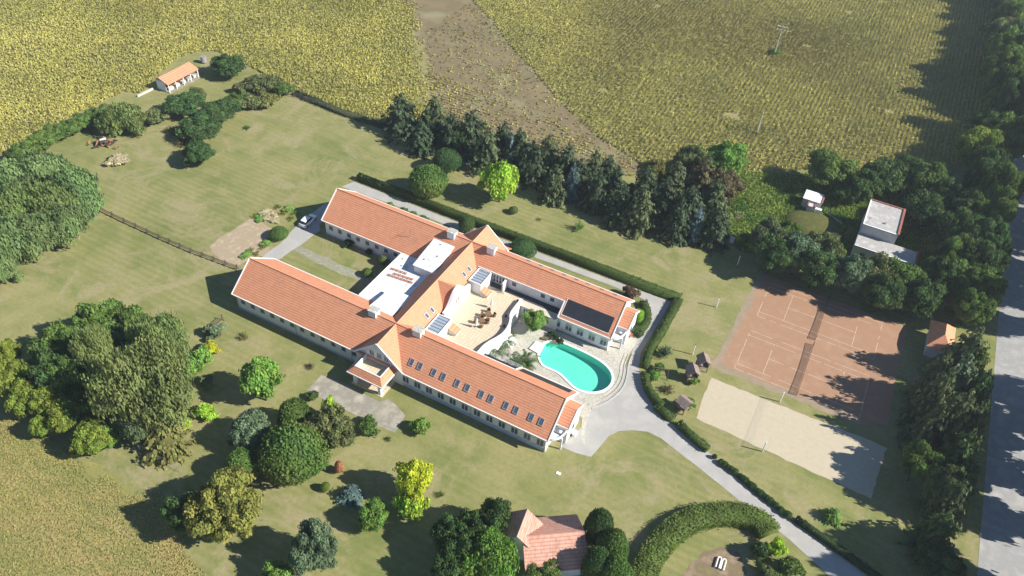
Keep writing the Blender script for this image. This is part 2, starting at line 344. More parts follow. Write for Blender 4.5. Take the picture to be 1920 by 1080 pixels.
# roads, drive, paths
patch('road', [(39.2,-60),(39.2,20),(39.3,90),(39.3,600),(48.5,600),(48.5,-60)], .020, M['road'])
exitp = world([(1862,585),(1885,590),(1900,618),(1862,640)])
drv = world([(640,350),(664,341),(860,418),(1085,502),(1258,566),(1232,610),(1202,662),(1198,690),(1203,715),(1218,752),(1240,785),(1275,805),(1330,850),(1420,930),(1530,1010),(1640,1090),(1800,1200),
     (1700,1230),(1560,1085),(1480,1012),(1400,950),(1330,893),(1275,850),(1240,822),(1215,810),(1185,806),(1160,808),(1142,818),(1125,838),(1108,857),(1080,850),(1052,838),(1090,800),(1100,760),(1128,742),(1160,715),(1172,690),(1185,660),(1200,625),(1216,590),(1205,560),(1170,545),(1100,518),(860,430),(720,378)])
patch('driveway', jag(drv, 2.5, .07, 6), .024, M['drive'])
patch('car_park_path', jag(world([(488,486),(500,476),(530,452),(548,432),(572,410),(612,380),(628,396),(600,420),(600,432),(560,462),(525,486),(505,492)]), 1.5, .12, 8), .018, M['drive'])
patch('courtyard_path', jag(world([(541,462),(552,456),(640,496),(700,522),(690,534),(630,510),(585,490)]), 1.2, .18, 2), .014, M['path'])
patch('concrete_pad', jag(world([(576,732),(602,703),(632,712),(690,742),(712,752),(728,748),(742,760),(760,778),(742,812),(700,795),(640,765)]), 2, .12, 1), .016, M['pad'])
patch('garden_bed_ground', jag(world([(392,462),(430,435),(470,412),(492,416),(512,430),(505,478),(470,486),(442,500),(418,494)]), 1.2, .3, 12), .012, M['dirt'])

# pool court
deck = [(-41.8,80.4)]+[(-24.0,80.4),(-21.6,79.0),(-20.2,75.5),(-19.0,74.2)]+world([(1098,800),(1108,770),(1130,748),(1152,730),(1166,710),(1170,690),(1178,668),(1190,648),(1202,618),(1210,606)])+[(-21.0,104.2),(-24,103),(-24.0,95.0),(-34.2,95.0),(-41.8,95.0)]
holed('pool_deck', deck, POOL, .030, M['flag'])
def arc_step(i, pts, z):
    P = [Vector(p) for p in pts]; m = MB()
    for a, b in zip(P[:-1], P[1:]): m.bar(a, b, .20, z*2)
    o = m.build('deck_step', M['flag']); tag(o, None, None, None, 'structure')
for i, off in enumerate((0, 7, 14)):
    c = [(1098+off*.8,752+off),(1118+off*.8,747+off*.9),(1140+off*.9,736+off*.6),(1156+off,720+off*.4),(1163+off,700),(1163+off,686),(1172+off,664)]
    arc_step(i, [(*p, .03+.02) for p in smooth_poly(world(c), 2, False)], .05+.02*i)

# pool
pc = Vector((sum(p[0] for p in POOL)/len(POOL), sum(p[1] for p in POOL)/len(POOL), 0))
pool = empty('swimming_pool', pc, 0, 'kidney shaped pool of turquoise water with white rim', 'pool')
loc = [(p[0]-pc.x, p[1]-pc.y) for p in POOL]
patch('w', loc, -.10, M['water']).name = 'water'; wo = bpy.data.objects['water']; wo.parent = pool; del wo['kind']
bs = MB(); nL = len(loc); bs.add([(p[0],p[1],.03) for p in loc]+[(p[0],p[1],-1.2-.4*(p[0]+8)/16) for p in loc], [(i, (i+1) % nL, nL+(i+1) % nL, nL+i) for i in range(nL)]); n0 = len(bs.v)
for t in tessellate_polygon([[Vector((*p, 0)) for p in loc]]): bs.f.append(tuple(nL+k for k in t))
bs.build('basin', M['poolwall'], pool)
rim = MB(); n = len(loc)
def offs(poly, d):
    out = []; n = len(poly)
    ar = sum(poly[i][0]*poly[(i+1)%n][1]-poly[(i+1)%n][0]*poly[i][1] for i in range(n)); sg = 1 if ar > 0 else -1
    for i in range(n):
        a = Vector(poly[i-1]); b = Vector(poly[(i+1) % n]); t = (b-a).normalized(); nn = Vector((t.y, -t.x))*sg; p = Vector(poly[i])+nn*d
        out.append((p.x, p.y))
    return out
o1 = offs(loc, .38)
for i in range(n):
    j = (i+1) % n; A, B, C_, D_ = loc[i], loc[j], o1[j], o1[i]
    rim.add([(A[0],A[1],.0),(B[0],B[1],.0),(C_[0],C_[1],.0),(D_[0],D_[1],.0),(A[0],A[1],.16),(B[0],B[1],.16),(C_[0],C_[1],.16),(D_[0],D_[1],.16)],
        [(4,7,6,5),(0,1,5,4),(2,3,7,6)])
rim.build('coping', M['trim'], pool)
pl = world([(1005,641),(1021,648),(1011,666),(992,655)]); pl = [(p[0]-pc.x, p[1]-pc.y) for p in pl]
MB().prism(pl, .0, .30).build('platform', M['trim'], pool)

# sports courts
patch('tennis_court', jag([(-6,101.9),(20.5,102.3),(23.6,104.5),(23.6,131.2),(-5.2,131.6)], 1.2, .22, 21), .014, M['clay'])
patch('court_edge_dust', jag([(-6.5,101.2),(-5.4,132.2),(-4.2,131.0),(-4.9,103.0),(19.5,103.2),(20.2,101.8)], 1.0, .3, 22), .018, M['clayedge'])
patch('volleyball_court', jag([(-5.2,88.8),(-5.6,98.9),(24.3,99.3),(23.5,87.8)], 1.0, .16, 23), .014, M['sand'])
ln = MB(); R_ = random.Random(4)
def wline(a, b, w=.07, gaps=.3):
    a = Vector((*a, .024)); b = Vector((*b, .024)); L = (b-a).length; d = (b-a)/L; s = 0
    while s < L:
        e = min(L, s+R_.uniform(.8, 4.5)); p, q = a+d*s, a+d*e; sd = Vector((-d.y, d.x, 0))*w/2
        ln.add([p-sd, q-sd, q+sd, p+sd], [(0,1,2,3) if True else ()]); s = e+(R_.uniform(.15, 1.6) if R_.random() < gaps else .02)
for y0, gp in ((117.7+.7, .45), (102.9, .75)):
    yc0 = y0
    X0, X1, NX = 8.6-11.2, 8.6+10.6, 8.6
    for yy in (0.4, 1.75, 9.95, 11.3): wline((X0, yc0+yy), (X1, yc0+yy), .075, gp)
    wline((X0, yc0+.4), (X0, yc0+11.3), .075, gp+.2); wline((X1, yc0+.4), (X1, yc0+11.3), .075, gp+.2)
    wline((NX-6.4, yc0+1.75), (NX-6.4, yc0+9.95), .075, gp); wline((NX+6.4, yc0+1.75), (NX+6.4, yc0+9.95), .075, gp+.1)
    wline((NX-6.4, yc0+5.85), (NX+6.4, yc0+5.85), .075, gp)
fix = MB()
o = ln.build('court_lines', M['line']); o['kind'] = 'structure'
for f in o.data.polygons:
    if f.normal.z < 0: f.flip()
def tnet(y0, y1, lab):
    r = empty('tennis_net', (8.6, (y0+y1)/2, 0), 0, lab, 'tennis net', 'nets on the clay tennis courts')
    h = (y1-y0)/2; m = MB(); k = 10
    for i in range(k):
        a, b = -h+2*h*i/k, -h+2*h*(i+1)/k; za = 1.07-.15*(1-(a/h)**2); zb = 1.07-.15*(1-(b/h)**2)
        m.add([(0,a,.05),(0,b,.05),(0,b,zb),(0,a,za)], [(0,1,2,3)])
    m.build('netting', M['net'], r); t = MB()
    for i in range(k):
        a, b = -h+2*h*i/k, -h+2*h*(i+1)/k; za = 1.07-.15*(1-(a/h)**2); zb = 1.07-.15*(1-(b/h)**2); t.bar((0,a,za), (0,b,zb), .05, .06)
    t.build('headband', M['junk'], r)
    for s in (-1, 1): MB().cyl((0,s*h,0), (0,s*h,1.12), .05).build('post', M['junk'], r)
tnet(102.7, 116.6, 'dark tennis net on the clay court nearer the sand court')
tnet(118.1, 131.4, 'dark tennis net on the clay court beside the dark trees')
# volleyball
r = empty('volleyball_net', (6.4, 93.8, 0), 0, 'volleyball net between two pale posts over the sand court', 'volleyball net')
for s in (-1, 1): MB().cyl((0,s*5.95,0), (0,s*5.95,2.55), .10).build('post', M['trim'], r)
m = MB().add([(0,-5.9,1.5),(0,5.9,1.5),(0,5.9,2.4),(0,-5.9,2.4)], [(0,1,2,3)]); m.build('netting', M['palenet'], r)
MB().bar((0,-5.9,2.42), (0,5.9,2.42), .012).build('rope', M['pole'], r)
for px, py, lab in ((1298.3,664.6,'lone pale post on the grass above the wooden playhouses'), (1382.3,496.9,'lone pale post on the grass near the corner of the clay court'), (1343,576,'lone dark tipped post on the grass beside the clay court')):
    p = at(px, py); r = empty('post', p, 0, lab, 'post', 'single posts on the lawn')
    MB().cyl((0,0,0), (0,0,2.6), .10, .09).build('pole', M['trim'], r); MB().cyl((0,0,2.6), (0,0,2.66), .12).build('cap', M['junk'], r)

# ------------------------------------------------------------------ the hotel
H = empty('hotel_building', (-55.2, 87.8, 0), 0, 'long white hotel with two tiled wings joined by a cross wing', 'hotel building')
HB = Vector((-55.2, 87.8, 0))
class HM(MB):       # meshes in world coordinates, parented to the hotel empty
    def build(s, name, m, parent=None, smooth=False):
        o = MB.build(s, name, m, None, smooth); par = parent or H; o.parent = par
        if par is H: o.matrix_parent_inverse = Matrix.Translation(-HB)
        return o
X0, X1 = -86.75, -23.55; EZ, RZ = 3.7, 8.0
def rf(y, e): return EZ+(RZ-EZ)*abs(y-e)/5.65
TH = .20
for nm, (ye, yr, yn) in (('lower', (69.4, 75.05, 80.7)), ('upper', (94.85, 100.5, 106.15))):
    w = HM()
    if nm == 'lower':
        w.box(-86.3, -52.0, 69.85, 80.25, 0, 3.42).box(-34.1, -24.0, 69.85, 80.25, 0, 3.42).box(-52.0, -34.1, 69.85, 77.9, 0, 3.42)
    else:
        w.box(-86.3, -52.0, 95.3, 105.7, 0, 3.42).box(-34.1, -24.0, 95.3, 105.7, 0, 3.42).box(-52.0, -34.1, 97.7, 105.7, 0, 3.42)
    w.build('wall', M['white']); w = HM()
    for xa, xb in ((-86.3, -86.0), (-24.3, -24.0)):   # gable ends
        y0, y1 = (69.85, 80.25) if nm == 'lower' else (95.3, 105.7)
        s_ = (RZ-EZ)/5.65
        w.add([(xa,y0,3.42),(xb,y0,3.42),(xb,y1,3.42),(xa,y1,3.42),(xa,yr,RZ-.35),(xb,yr,RZ-.35)], [(0,3,2,1),(0,4,3),(1,2,5),(0,1,5,4),(3,4,5,2)])
    w.build('gable_wall', M['white'])
    r = HM()
    inn = 97.4 if nm == 'upper' else 78.15
    if nm == 'lower':
        r.plate([(X0,ye,EZ),(X1,ye,EZ),(X1,yr,RZ),(X0,yr,RZ)], TH)
        zi = RZ-(inn-yr)*(RZ-EZ)/5.65
        r.plate([(X0,yn,EZ),(-52,yn,EZ),(-52,yr,RZ),(X0,yr,RZ)], TH)
        r.plate([(-52,inn,zi),(-34.0,inn,zi),(-34.0,yr,RZ),(-52,yr,RZ)], TH)
        r.plate([(-34.0,yn,EZ),(X1,yn,EZ),(X1,yr,RZ),(-34.0,yr,RZ)], TH)
    else:
        r.plate([(X0,yn,EZ),(X1,yn,EZ),(X1,yr,RZ),(X0,yr,RZ)], TH)
        zi = RZ-(yr-inn)*(RZ-EZ)/5.65
        r.plate([(X0,ye,EZ),(-52,ye,EZ),(-52,yr,RZ),(X0,yr,RZ)], TH)
        r.plate([(-52,inn,zi),(-34.0,inn,zi),(-34.0,yr,RZ),(-52,yr,RZ)], TH)
        r.plate([(-34.0,ye,EZ),(X1,ye,EZ),(X1,yr,RZ),(-34.0,yr,RZ)], TH)
    ro = r.build('roof', M['tilex'])
    cap = HM()
    x = X0
    while x < X1-.1:
        cap.cyl((x, yr, RZ+.0), (min(x+.42, X1), yr, RZ-.02), .15, .12, 6); x += .42
    cap.build('ridge_tiles', M['tiley'], ro)
    # fascia, barge boards, gutters
    t = HM()
    for xx in (X0, X1):
        for ya in (ye, yn): t.bar((xx, ya, EZ-.06), (xx, yr, RZ-.04), .16, .30)
    if nm == 'lower':
        t.bar((X0-.08, ye-.06, EZ-.09), (-60.2, ye-.06, EZ-.09), .14, .20); t.bar((-50.3, ye-.06, EZ-.09), (X1+.08, ye-.06, EZ-.09), .14, .20)
        segs = [(X0, -52, yn, EZ), (-52, -34, inn, zi), (-34, X1, yn, EZ)]; sg = 1
    else:
        t.bar((X0-.08, yn+.06, EZ-.09), (-60.2, yn+.06, EZ-.09), .14, .20); t.bar((-50.3, yn+.06, EZ-.09), (X1+.08, yn+.06, EZ-.09), .14, .20)
        segs = [(X0, -52, ye, EZ), (-52, -34, inn, zi), (-34, X1, ye, EZ)]; sg = -1
    for a, b, y, z in segs: t.bar((a, y+.06*sg, z-.09), (b, y+.06*sg, z-.09), .14, .20)
    t.bar((-34.0, yn if nm == 'lower' else ye, EZ-.02), (-34.0, inn, zi-.02), .22, .26)
    t.build('fascia', M['trim'])
    # dormer strip wall above the walkway and the walkway roof
    d = HM(); dy = .35*sg
    d.box(-52, -34.1, min(inn-dy, inn-dy-.2*sg), max(inn-dy, inn-dy-.2*sg), 3.0, zi-.12)
    d.build('recessed_wall', M['white'])
# walls under the recess towards the court are the terrace block
# cross wing
CX, CW = -55.2, 4.85; s_ = (RZ-EZ)/CW
def cz(x): return RZ-.02-abs(x-CX)*s_
r = HM()
ya, yb = 69.35, 106.35
r.plate([(CX+CW, ya, EZ-.02), (CX+CW, 75.4, EZ-.02), (CX+3.4, 78.9, cz(CX+3.4)), (CX+3.4, 96.7, cz(CX+3.4)), (CX+CW, 100.2, EZ-.02), (CX+CW, yb, EZ-.02), (CX, yb, RZ-.02), (CX, ya, RZ-.02)], TH)
r.plate([(CX-CW, yb, EZ-.02), (CX-CW, 100.2, EZ-.02), (CX-4.1, 96.0, cz(CX-4.1)), (CX-4.1, 79.6, cz(CX-4.1)), (CX-CW, 75.4, EZ-.02), (CX-CW, ya, EZ-.02), (CX, ya, RZ-.02), (CX, yb, RZ-.02)], TH)
cr = r.build('roof', M['tiley'])
# dormer roof towards the terrace
dr = HM(); DY, DZ = 88.0, 7.9
for s in (-1, 1): dr.plate([(CX+.1, DY, DZ), (-51.35, DY, DZ), (-51.35, DY+s*3.4, DZ-2.9), (-51.9, DY+s*3.4, DZ-2.9)], .14)
dr.build('dormer_roof', M['tilex'])
t = HM()
for yy in (ya, yb):
    for s in (-1, 1): t.bar((CX, yy, RZ-.06), (CX+s*CW, yy, EZ-.06), .18, .30)
for s in (-1, 1):
    for yy in (ya+.3, yb-.3): t.bar((CX+s*CW, yy-.35, EZ-.1), (CX+s*CW, yy+.35, EZ-.1), .4, .24)
t.build('fascia', M['trim'])
w = HM()
for y0, y1 in ((69.78, 70.1), (105.4, 105.78)):
    w.add([(CX-4.6,y0,0),(CX+4.6,y0,0),(CX+4.6,y1,0),(CX-4.6,y1,0),(CX-4.6,y0,3.6),(CX+4.6,y0,3.6),(CX+4.6,y1,3.6),(CX-4.6,y1,3.6),(CX,y0,7.6),(CX,y1,7.6)],
        [(0,1,5,8,4),(2,3,7,9,6),(0,4,7,3),(1,2,6,5),(4,8,9,7),(5,6,9,8)])
w.build('gable_wall', M['white'])
w = HM(); w.box(-59.2, -51.8, 80.25, 95.3, 0, 3.4); w.build('wall', M['white'])
w = HM(); w.box(-67.1, -59.3, 80.25, 95.3, 0, 3.5); w.build('wall', M['white'])
# curved dutch gable
prof = []
for i in range(25):
    u = -1+2*i/24; a = abs(u)
    z = 5.2+2.75*(.5+.5*math.cos(math.pi*min(1, a/.92)))
    prof.append((88.0+u*4.5, z))
n = len(prof); vs = []
for x in (-51.35, -50.85):
    vs += [(x, y, z) for y, z in prof]+[(x, prof[-1][0], 2.9), (x, prof[0][0], 2.9)]
k = n+2
HM().add(vs, [tuple(range(k)), tuple(range(k, 2*k))[::-1]]+[(i, k+i, k+(i+1) % k, (i+1) % k) for i in range(k)]).build('curved_gable', M['white'])
c = HM()
for (a, za), (b, zb) in zip(prof[:-1], prof[1:]): c.bar((-51.1, a, za+.05), (-51.1, b, zb+.05), .62, .1)
c.build('gable_coping', M['trim'])
# box stair heads beside the gable with glazed tops
for y0, y1 in ((93.2, 97.25), (78.45, 82.9)):
    b = HM().box(-51.75, -49.05, y0, y1, 2.9, 4.95); bo = b.build('stair_box', M['white'])
    pr = HM(); pr.box(-51.75, -51.6, y0, y1, 4.95, 5.45).box(-49.2, -49.05, y0, y1, 4.95, 5.45).box(-51.6, -49.2, y0, y0+.15, 4.95, 5.45).box(-51.6, -49.2, y1-.15, y1, 4.95, 5.45)
    pr.build('parapet', M['trim'])
    gl = HM().box(-51.6, -49.2, y0+.15, y1-.15, 4.952, 5.25); gl.build('skylight_glazing', M['paleglass'])
    sb = HM(); q = y0+.7
    while q < y1-.3: sb.box(-51.55, -49.25, q-.05, q+.05, 5.25, 5.32); q += .72
    sb.build('glazing_bar', M['greyframe'])
for yc, s in ((94.6-.9, 1), (83.5-1.1, -1)):
    MBx = HM(); MBx.prism([(-49.05, yc-.75), (-47.5, yc-.75), (-47.5, yc+.75), (-49.05, yc+.75)], 3.0, [4.15, 3.5, 3.5, 4.15]); MBx.build('hatch_wall', M['greywall'])
    HM().plate([(-49.05, yc-.85, 4.3), (-47.35, yc-.85, 3.58), (-47.35, yc+.85, 3.58), (-49.05, yc+.85, 4.3)], .1).build('hatch_roof', M['tiley'])
# flat roofs
f = HM().box(-67.45, -59.3, 80.9, 94.7, 3.5, 3.72); f.build('flat_roof', M['flatroof'])
f = HM(); f.box(-59.55, -59.3, 82.0, 93.2, 3.722, 4.35); f.box(-67.5, -67.35, 80.9, 94.7, 3.722, 3.80); f.build('parapet', M['trim'])
f = HM().prism([(-62.5, 91.5), (-58.2, 91.5), (-58.2, 99.6), (-62.5, 99.6)], 3.6, [5.35, 5.35, 6.65, 6.65]); f.build('raised_wall', M['white'])
HM().plate([(-62.65, 91.3, 5.5), (-58.0, 91.3, 5.5), (-58.0, 99.3, 6.78), (-62.65, 99.3, 6.78)], .14).build('raised_roof', M['flatroof'])
f = HM().prism([(-62.6, 84.0), (-58.3, 84.0), (-58.3, 76.0), (-62.6, 76.0)], 3.6, [5.0, 5.0, 6.0, 6.0]); f.build('raised_wall', M['white'])
HM().plate([(-62.75, 84.2, 5.15), (-58.0, 84.2, 5.15), (-58.0, 76.4, 6.15), (-62.75, 76.4, 6.15)][::-1], .14).build('raised_roof', M['flatroof'])
def strip(px0, py0, px1, py1, lab):
    z3 = lambda a, b: (620+a/5.333, 400+b/5.333)
    a = at(*z3(px0, py0), 3.75); b = at(*z3(px1, py1), 3.75); mm = HM(); L = (b-a).length; k = int(L/.4)
    for i in range(k):
        p = a.lerp(b, i/k); mm.box(p.x, p.x+.3, p.y-.28, p.y+.28, 3.722, 3.80+.05*(i % 2))
    mm.build('roof_slats', M['rust'])
strip(600, 550, 765, 608, ''); strip(625, 600, 830, 665, ''); strip(565, 612, 825, 698, '')
for x, y in ((-66.3,93.4),(-65.4,91.6),(-60.6,98.0),(-59.6,95.2),(-61.4,93.4)): 
    z = 3.74 if x < -63 else 5.5+(y-91.3)*.16
    HM().box(x-.12, x+.12, y-.12, y+.12, z-.1, z+.16).build('roof_vent', M['metal'])
# chimneys
for x, y in ((-59.5, 100.3), (-50.8, 100.3), (-59.7, 75.1), (-50.8, 75.1)):
    ch = HM().box(x-.75, x+.75, y-.65, y+.65, 6.8, 8.75).build('chimney', M['white'])
    cp = HM().box(x-.85, x+.85, y-.75, y+.75, 8.752, 8.88).build('cap', M['grime'], ch)
# antenna, snow hooks
a = HM(); a.bar((-67.3, 97.6, 5.9), (-67.3, 97.6, 7.5), .05); a.bar((-67.3, 96.9, 7.4), (-67.3, 98.3, 7.4), .04); a.bar((-67.7, 97.6, 7.2), (-66.9, 97.6, 7.2), .04)
a.build('antenna', M['greyframe'])
# rooflights on the lower right slope: x centres every pair
def slz(y): return EZ+(y-69.4)*(RZ-EZ)/5.65
sv = Vector((0, 5.65, RZ-EZ)).normalized(); nv = Vector((0, -sv.z, sv.y))
for x in (-49.66, -48.0, -45.35, -43.55, -40.9, -39.05, -36.45, -34.7, -32.0, -30.2, -27.5, -25.75):
    c = Vector((x, 71.2, slz(71.2))); m = HM(); w2, h2 = .42, .62
    def rb(m, u0, u1, v0, v1, n0, n1):
        P = []
        for nn in (n0, n1):
            for u, v_ in ((u0,v0),(u1,v0),(u1,v1),(u0,v1)): P.append(c+Vector((u,0,0))+sv*v_+nv*nn)
        m.add(P, [(0,3,2,1),(4,5,6,7),(0,1,5,4),(1,2,6,5),(2,3,7,6),(3,0,4,7)])
    rb(m, -w2, w2, -h2, -h2+.12, -.05, .13); rb(m, -w2, w2, h2-.12, h2, -.05, .13); rb(m, -w2, -w2+.11, -h2+.12, h2-.12, -.05, .13); rb(m, w2-.11, w2, -h2+.12, h2-.12, -.05, .13)
    ro = m.build('rooflight', M['metal']); gg = HM(); rb(gg, -w2+.11, w2-.11, -h2+.12, h2-.12, -.02, .09); gg.build('pane', M['glass'], ro)
# small rooflights on the cross roof
sx = Vector((CW, 0, -(RZ-EZ))).normalized(); nx = Vector((-sx.z, 0, sx.x))
for y in (95.4, 93.6, 82.6, 80.9):
    c = Vector((-52.9, y, cz(-52.9))); m = HM(); P = []
    for nn in (-.03, .10):
        for u, v_ in ((-.38,-.55),(.38,-.55),(.38,.55),(-.38,.55)): P.append(c+Vector((0,u,0))+sx*v_+nx*nn)
    m.add(P, [(0,3,2,1),(4,5,6,7),(0,1,5,4),(1,2,6,5),(2,3,7,6),(3,0,4,7)]); ro = m.build('rooflight', M['metal'])
    g2 = HM(); P = []
    for nn in (.0, .115):
        for u, v_ in ((-.24,-.42),(.24,-.42),(.24,.42),(-.24,.42)): P.append(c+Vector((0,u,0))+sx*v_+nx*nn)
    g2.add(P, [(0,3,2,1),(4,5,6,7),(0,1,5,4),(1,2,6,5),(2,3,7,6),(3,0,4,7)]); g2.build('pane', M['glass'], ro)
# small dark vents on the far slope of the upper wing
for x in (-44.6, -42.0, -39.6, -37.1, -34.6, -32.2, -29.4, -26.8):
    z = RZ-(103.6-100.5)*(RZ-EZ)/5.65
    HM().box(x-.4, x+.4, 103.45, 103.8, z-.1, z+.14).build('roof_vent', M['greyframe'])
# solar mats
zs = lambda y, e: EZ+abs(y-e)*(RZ-EZ)/5.65
HM().plate([(-33.5,95.45,zs(95.45,94.85)+.09),(-24.45,95.45,zs(95.45,94.85)+.09),(-24.45,97.75,zs(97.75,94.85)+.09),(-33.5,97.75,zs(97.75,94.85)+.09)], .07).build('solar_panel', M['solar'])
HM().plate([(-33.5,80.25,zs(80.25,80.7)+.09),(-24.45,80.25,zs(80.25,80.7)+.09),(-24.45,78.6,zs(78.6,80.7)+.09),(-33.5,78.6,zs(78.6,80.7)+.09)], .07).build('solar_panel', M['solar'])
t = HM()
for a, b in (((-33.65,95.3),(-24.3,95.3)),((-33.65,95.3),(-33.65,97.9))): t.bar((*a, zs(a[1],94.85)+.06), (*b, zs(b[1],94.85)+.06), .08, .08)
t.build('solar_rail', M['trim'])

# pale blue plinths
PB = plain('pale_blue_plinth', (.50,.58,.70), (.42,.50,.62), .8, .85, .2)
HM().box(-51.2, -23.98, 69.82, 69.849, 0, .98).build('plinth', PB); HM().box(-86.32, -60.3, 69.82, 69.849, 0, .55).build('plinth', PB)
HM().box(-86.32, -67.2, 95.27, 95.299, 0, .45).build('plinth', PB); HM().box(-34.0, -23.98, 95.27, 95.299, 0, .35).build('plinth', PB)
for x in (-86.2, -73.0, -61.0, -49.8, -37.5, -24.1): HM().cyl((x, 69.76, 0), (x, 69.76, 3.5), .05, n=6).build('downpipe', M['metal'])
# windows
def window(x, z, y, w=.95, h=1.25, face=-1, style='small', parent=None):
    m = HM(); d0, d1 = (y-.045, y-.002) if face < 0 else (y+.002, y+.045); hw, hh = w/2, h/2; b = .09
    m.box(x-hw, x+hw, d0, d1, z-hh, z-hh+b); m.box(x-hw, x+hw, d0, d1, z+hh-b, z+hh)
    m.box(x-hw, x-hw+b, d0, d1, z-hh+b, z+hh-b); m.box(x+hw-b, x+hw, d0, d1, z-hh+b, z+hh-b)
    if style == 'small':
        for k in (-.17, .17): m.box(x+k*w-.02, x+k*w+.02, d0, d1, z-hh+b, z+hh-b)
        fm = M['greyframe']
    else:
        m.box(x-.06, x+.06, d0, d1, z-hh+b, z+hh-b); fm = M['frame']
    o = m.build('window', fm)
    dg = (y-.03, y-.004) if face < 0 else (y+.004, y+.03)
    HM().box(x-hw+b, x+hw-b, dg[0], dg[1], z-hh+b, z+hh-b).build('pane', M['glass'], o)
    sd = (y-.16, y-.0) if face < 0 else (y, y+.16)
    HM().box(x-hw-.06, x+hw+.06, sd[0], sd[1], z-hh-.09, z-hh-.002).build('sill', M['trim'], o)
    if style == 'blind': HM().box(x-hw+b, x+hw-b, d0-.02, d0-.002, z+.28, z+hh-b).build('blind', M['blind'], o)
    return o
for i in range(12): window(-84.87+i*2.22, 2.28, 69.85, .88, 1.02)
for i in range(12): window(-50.02+i*2.277, 1.88, 69.85, 1.25, 1.5, style='tall')
for i in range(9): window(-84.94+i*2.23, 2.07, 95.3, .88, .92)
for i in range(5): window(-34.1+i*2.29, 1.74, 95.3, 1.3, 1.6, style='blind')
for x in (-31.5, -27.2): window(x, 1.7, 80.25, 1.05, 1.4, face=1, style='tall')
# ground floor court windows under the walkway
for x in (-40.4, -38.6, -36.2): window(x, 1.66, 94.95, 1.0, 1.3, style='tall')
# glazed doors behind the terrace
for i in range(4):
    x = -48.6+i*.62; m = HM(); m.box(x-.28, x-.22, 97.66, 97.748, 3.05, 4.95).box(x+.22, x+.28, 97.66, 97.748, 3.05, 4.95).box(x-.22, x+.22, 97.66, 97.748, 4.87, 4.95).box(x-.22, x+.22, 97.66, 97.748, 3.05, 3.15).box(x-.22, x+.22, 97.66, 97.748, 3.95, 4.0)
    do = m.build('glazed_door', M['trim']); HM().box(x-.22, x+.22, 97.69, 97.74, 3.15, 4.87).build('pane', M['glass'], do)
for x in (-44.5, -38.5, -36.6): 
    do = HM().box(x-.42, x+.42, 97.70, 97.748, 3.9, 4.8).build('window', M['greyframe']); HM().box(x-.34, x+.34, 97.66, 97.69, 3.98, 4.72).build('pane', M['glass'], do)
HM().box(-46.1, -45.8, 95.9, 97.74, 3.0, 5.2).build('pier', M['white'])
# gable windows over the porch
for x, w_ in ((-56.6, .95), (-55.15, .95), (-53.7, .95)):
    o = window(x, 4.85, 69.78, w_, 1.15, style='tall')
# small gable windows in the dutch gable
for y in (87.5, 88.2):
    o = HM().box(-50.848, -50.80, y-.17, y+.17, 4.6, 5.7).build('window', M['greyframe']); HM().box(-50.80, -50.79, y-.12, y+.12, 4.67, 5.63).build('pane', M['metal'], o)
# porch with balcony on the garden side
w = HM()
for x in (-57.7, -52.75): w.box(x-.28, x+.28, 66.05, 66.6, 0, 2.75)
w.build('porch_pillar', M['white'])
HM().box(-57.9, -52.5, 66.25, 69.76, 2.75, 3.0).build('balcony_floor', M['terr'])
HM().box(-58.3, -52.1, 65.8, 69.8, .0, .12).build('porch_floor', M['terr'])
sk = HM(); zt, zb, ins = 4.0, 3.0, .95
XL, XR, YF = -58.7, -51.75, 65.55
sk.plate([(XL,YF,zb),(XR,YF,zb),(XR-ins,YF+ins,zt),(XL+ins,YF+ins,zt)], .12)
sk.plate([(XR,YF,zb),(XR,69.75,zb),(XR-ins,69.75,zt),(XR-ins,YF+ins,zt)], .12)
sk.plate([(XL,69.75,zb),(XL,YF,zb),(XL+ins,YF+ins,zt),(XL+ins,69.75,zt)], .12)
sk.build('porch_roof', M['tilex'])
t = HM(); t.box(XL+ins-.05, XR-ins+.05, YF+ins+.002, YF+ins+.2, 3.0, 4.06); t.box(XR-ins-.16, XR-ins+.02, YF+ins+.2, 69.76, 3.0, 4.06); t.box(XL+ins-.02, XL+ins+.16, YF+ins+.2, 69.76, 3.0, 4.06)
t.build('balcony_parapet', M['white'])
t = HM(); t.bar((XL-.05,YF-.02,zb-.1),(XR+.05,YF-.02,zb-.1),.12,.26); t.bar((XR+.02,YF,zb-.1),(XR+.02,69.75,zb-.1),.12,.26); t.bar((XL-.02,YF,zb-.1),(XL-.02,69.75,zb-.1),.12,.26); t.bar((XL+.3,66.35,2.72),(XR-.3,66.35,2.72),.3,.3)
t.build('fascia', M['trim'])
# porch on the drive side (upper gable)
HM().box(-57.9, -50.9, 105.8, 108.0, 2.6, 2.85).build('canopy_slab', M['flatroof'])
HM().plate([(-54.9,106.0,4.1),(-50.4,106.0,4.1),(-50.4,108.2,2.95),(-54.9,108.2,2.95)][::-1], .12).build('canopy_roof', M['tilex'])
HM().box(-51.1, -50.8, 107.4, 107.7, 0, 2.6).box(-57.8, -57.5, 107.4, 107.7, 0, 2.6).build('porch_pillar', M['white'])
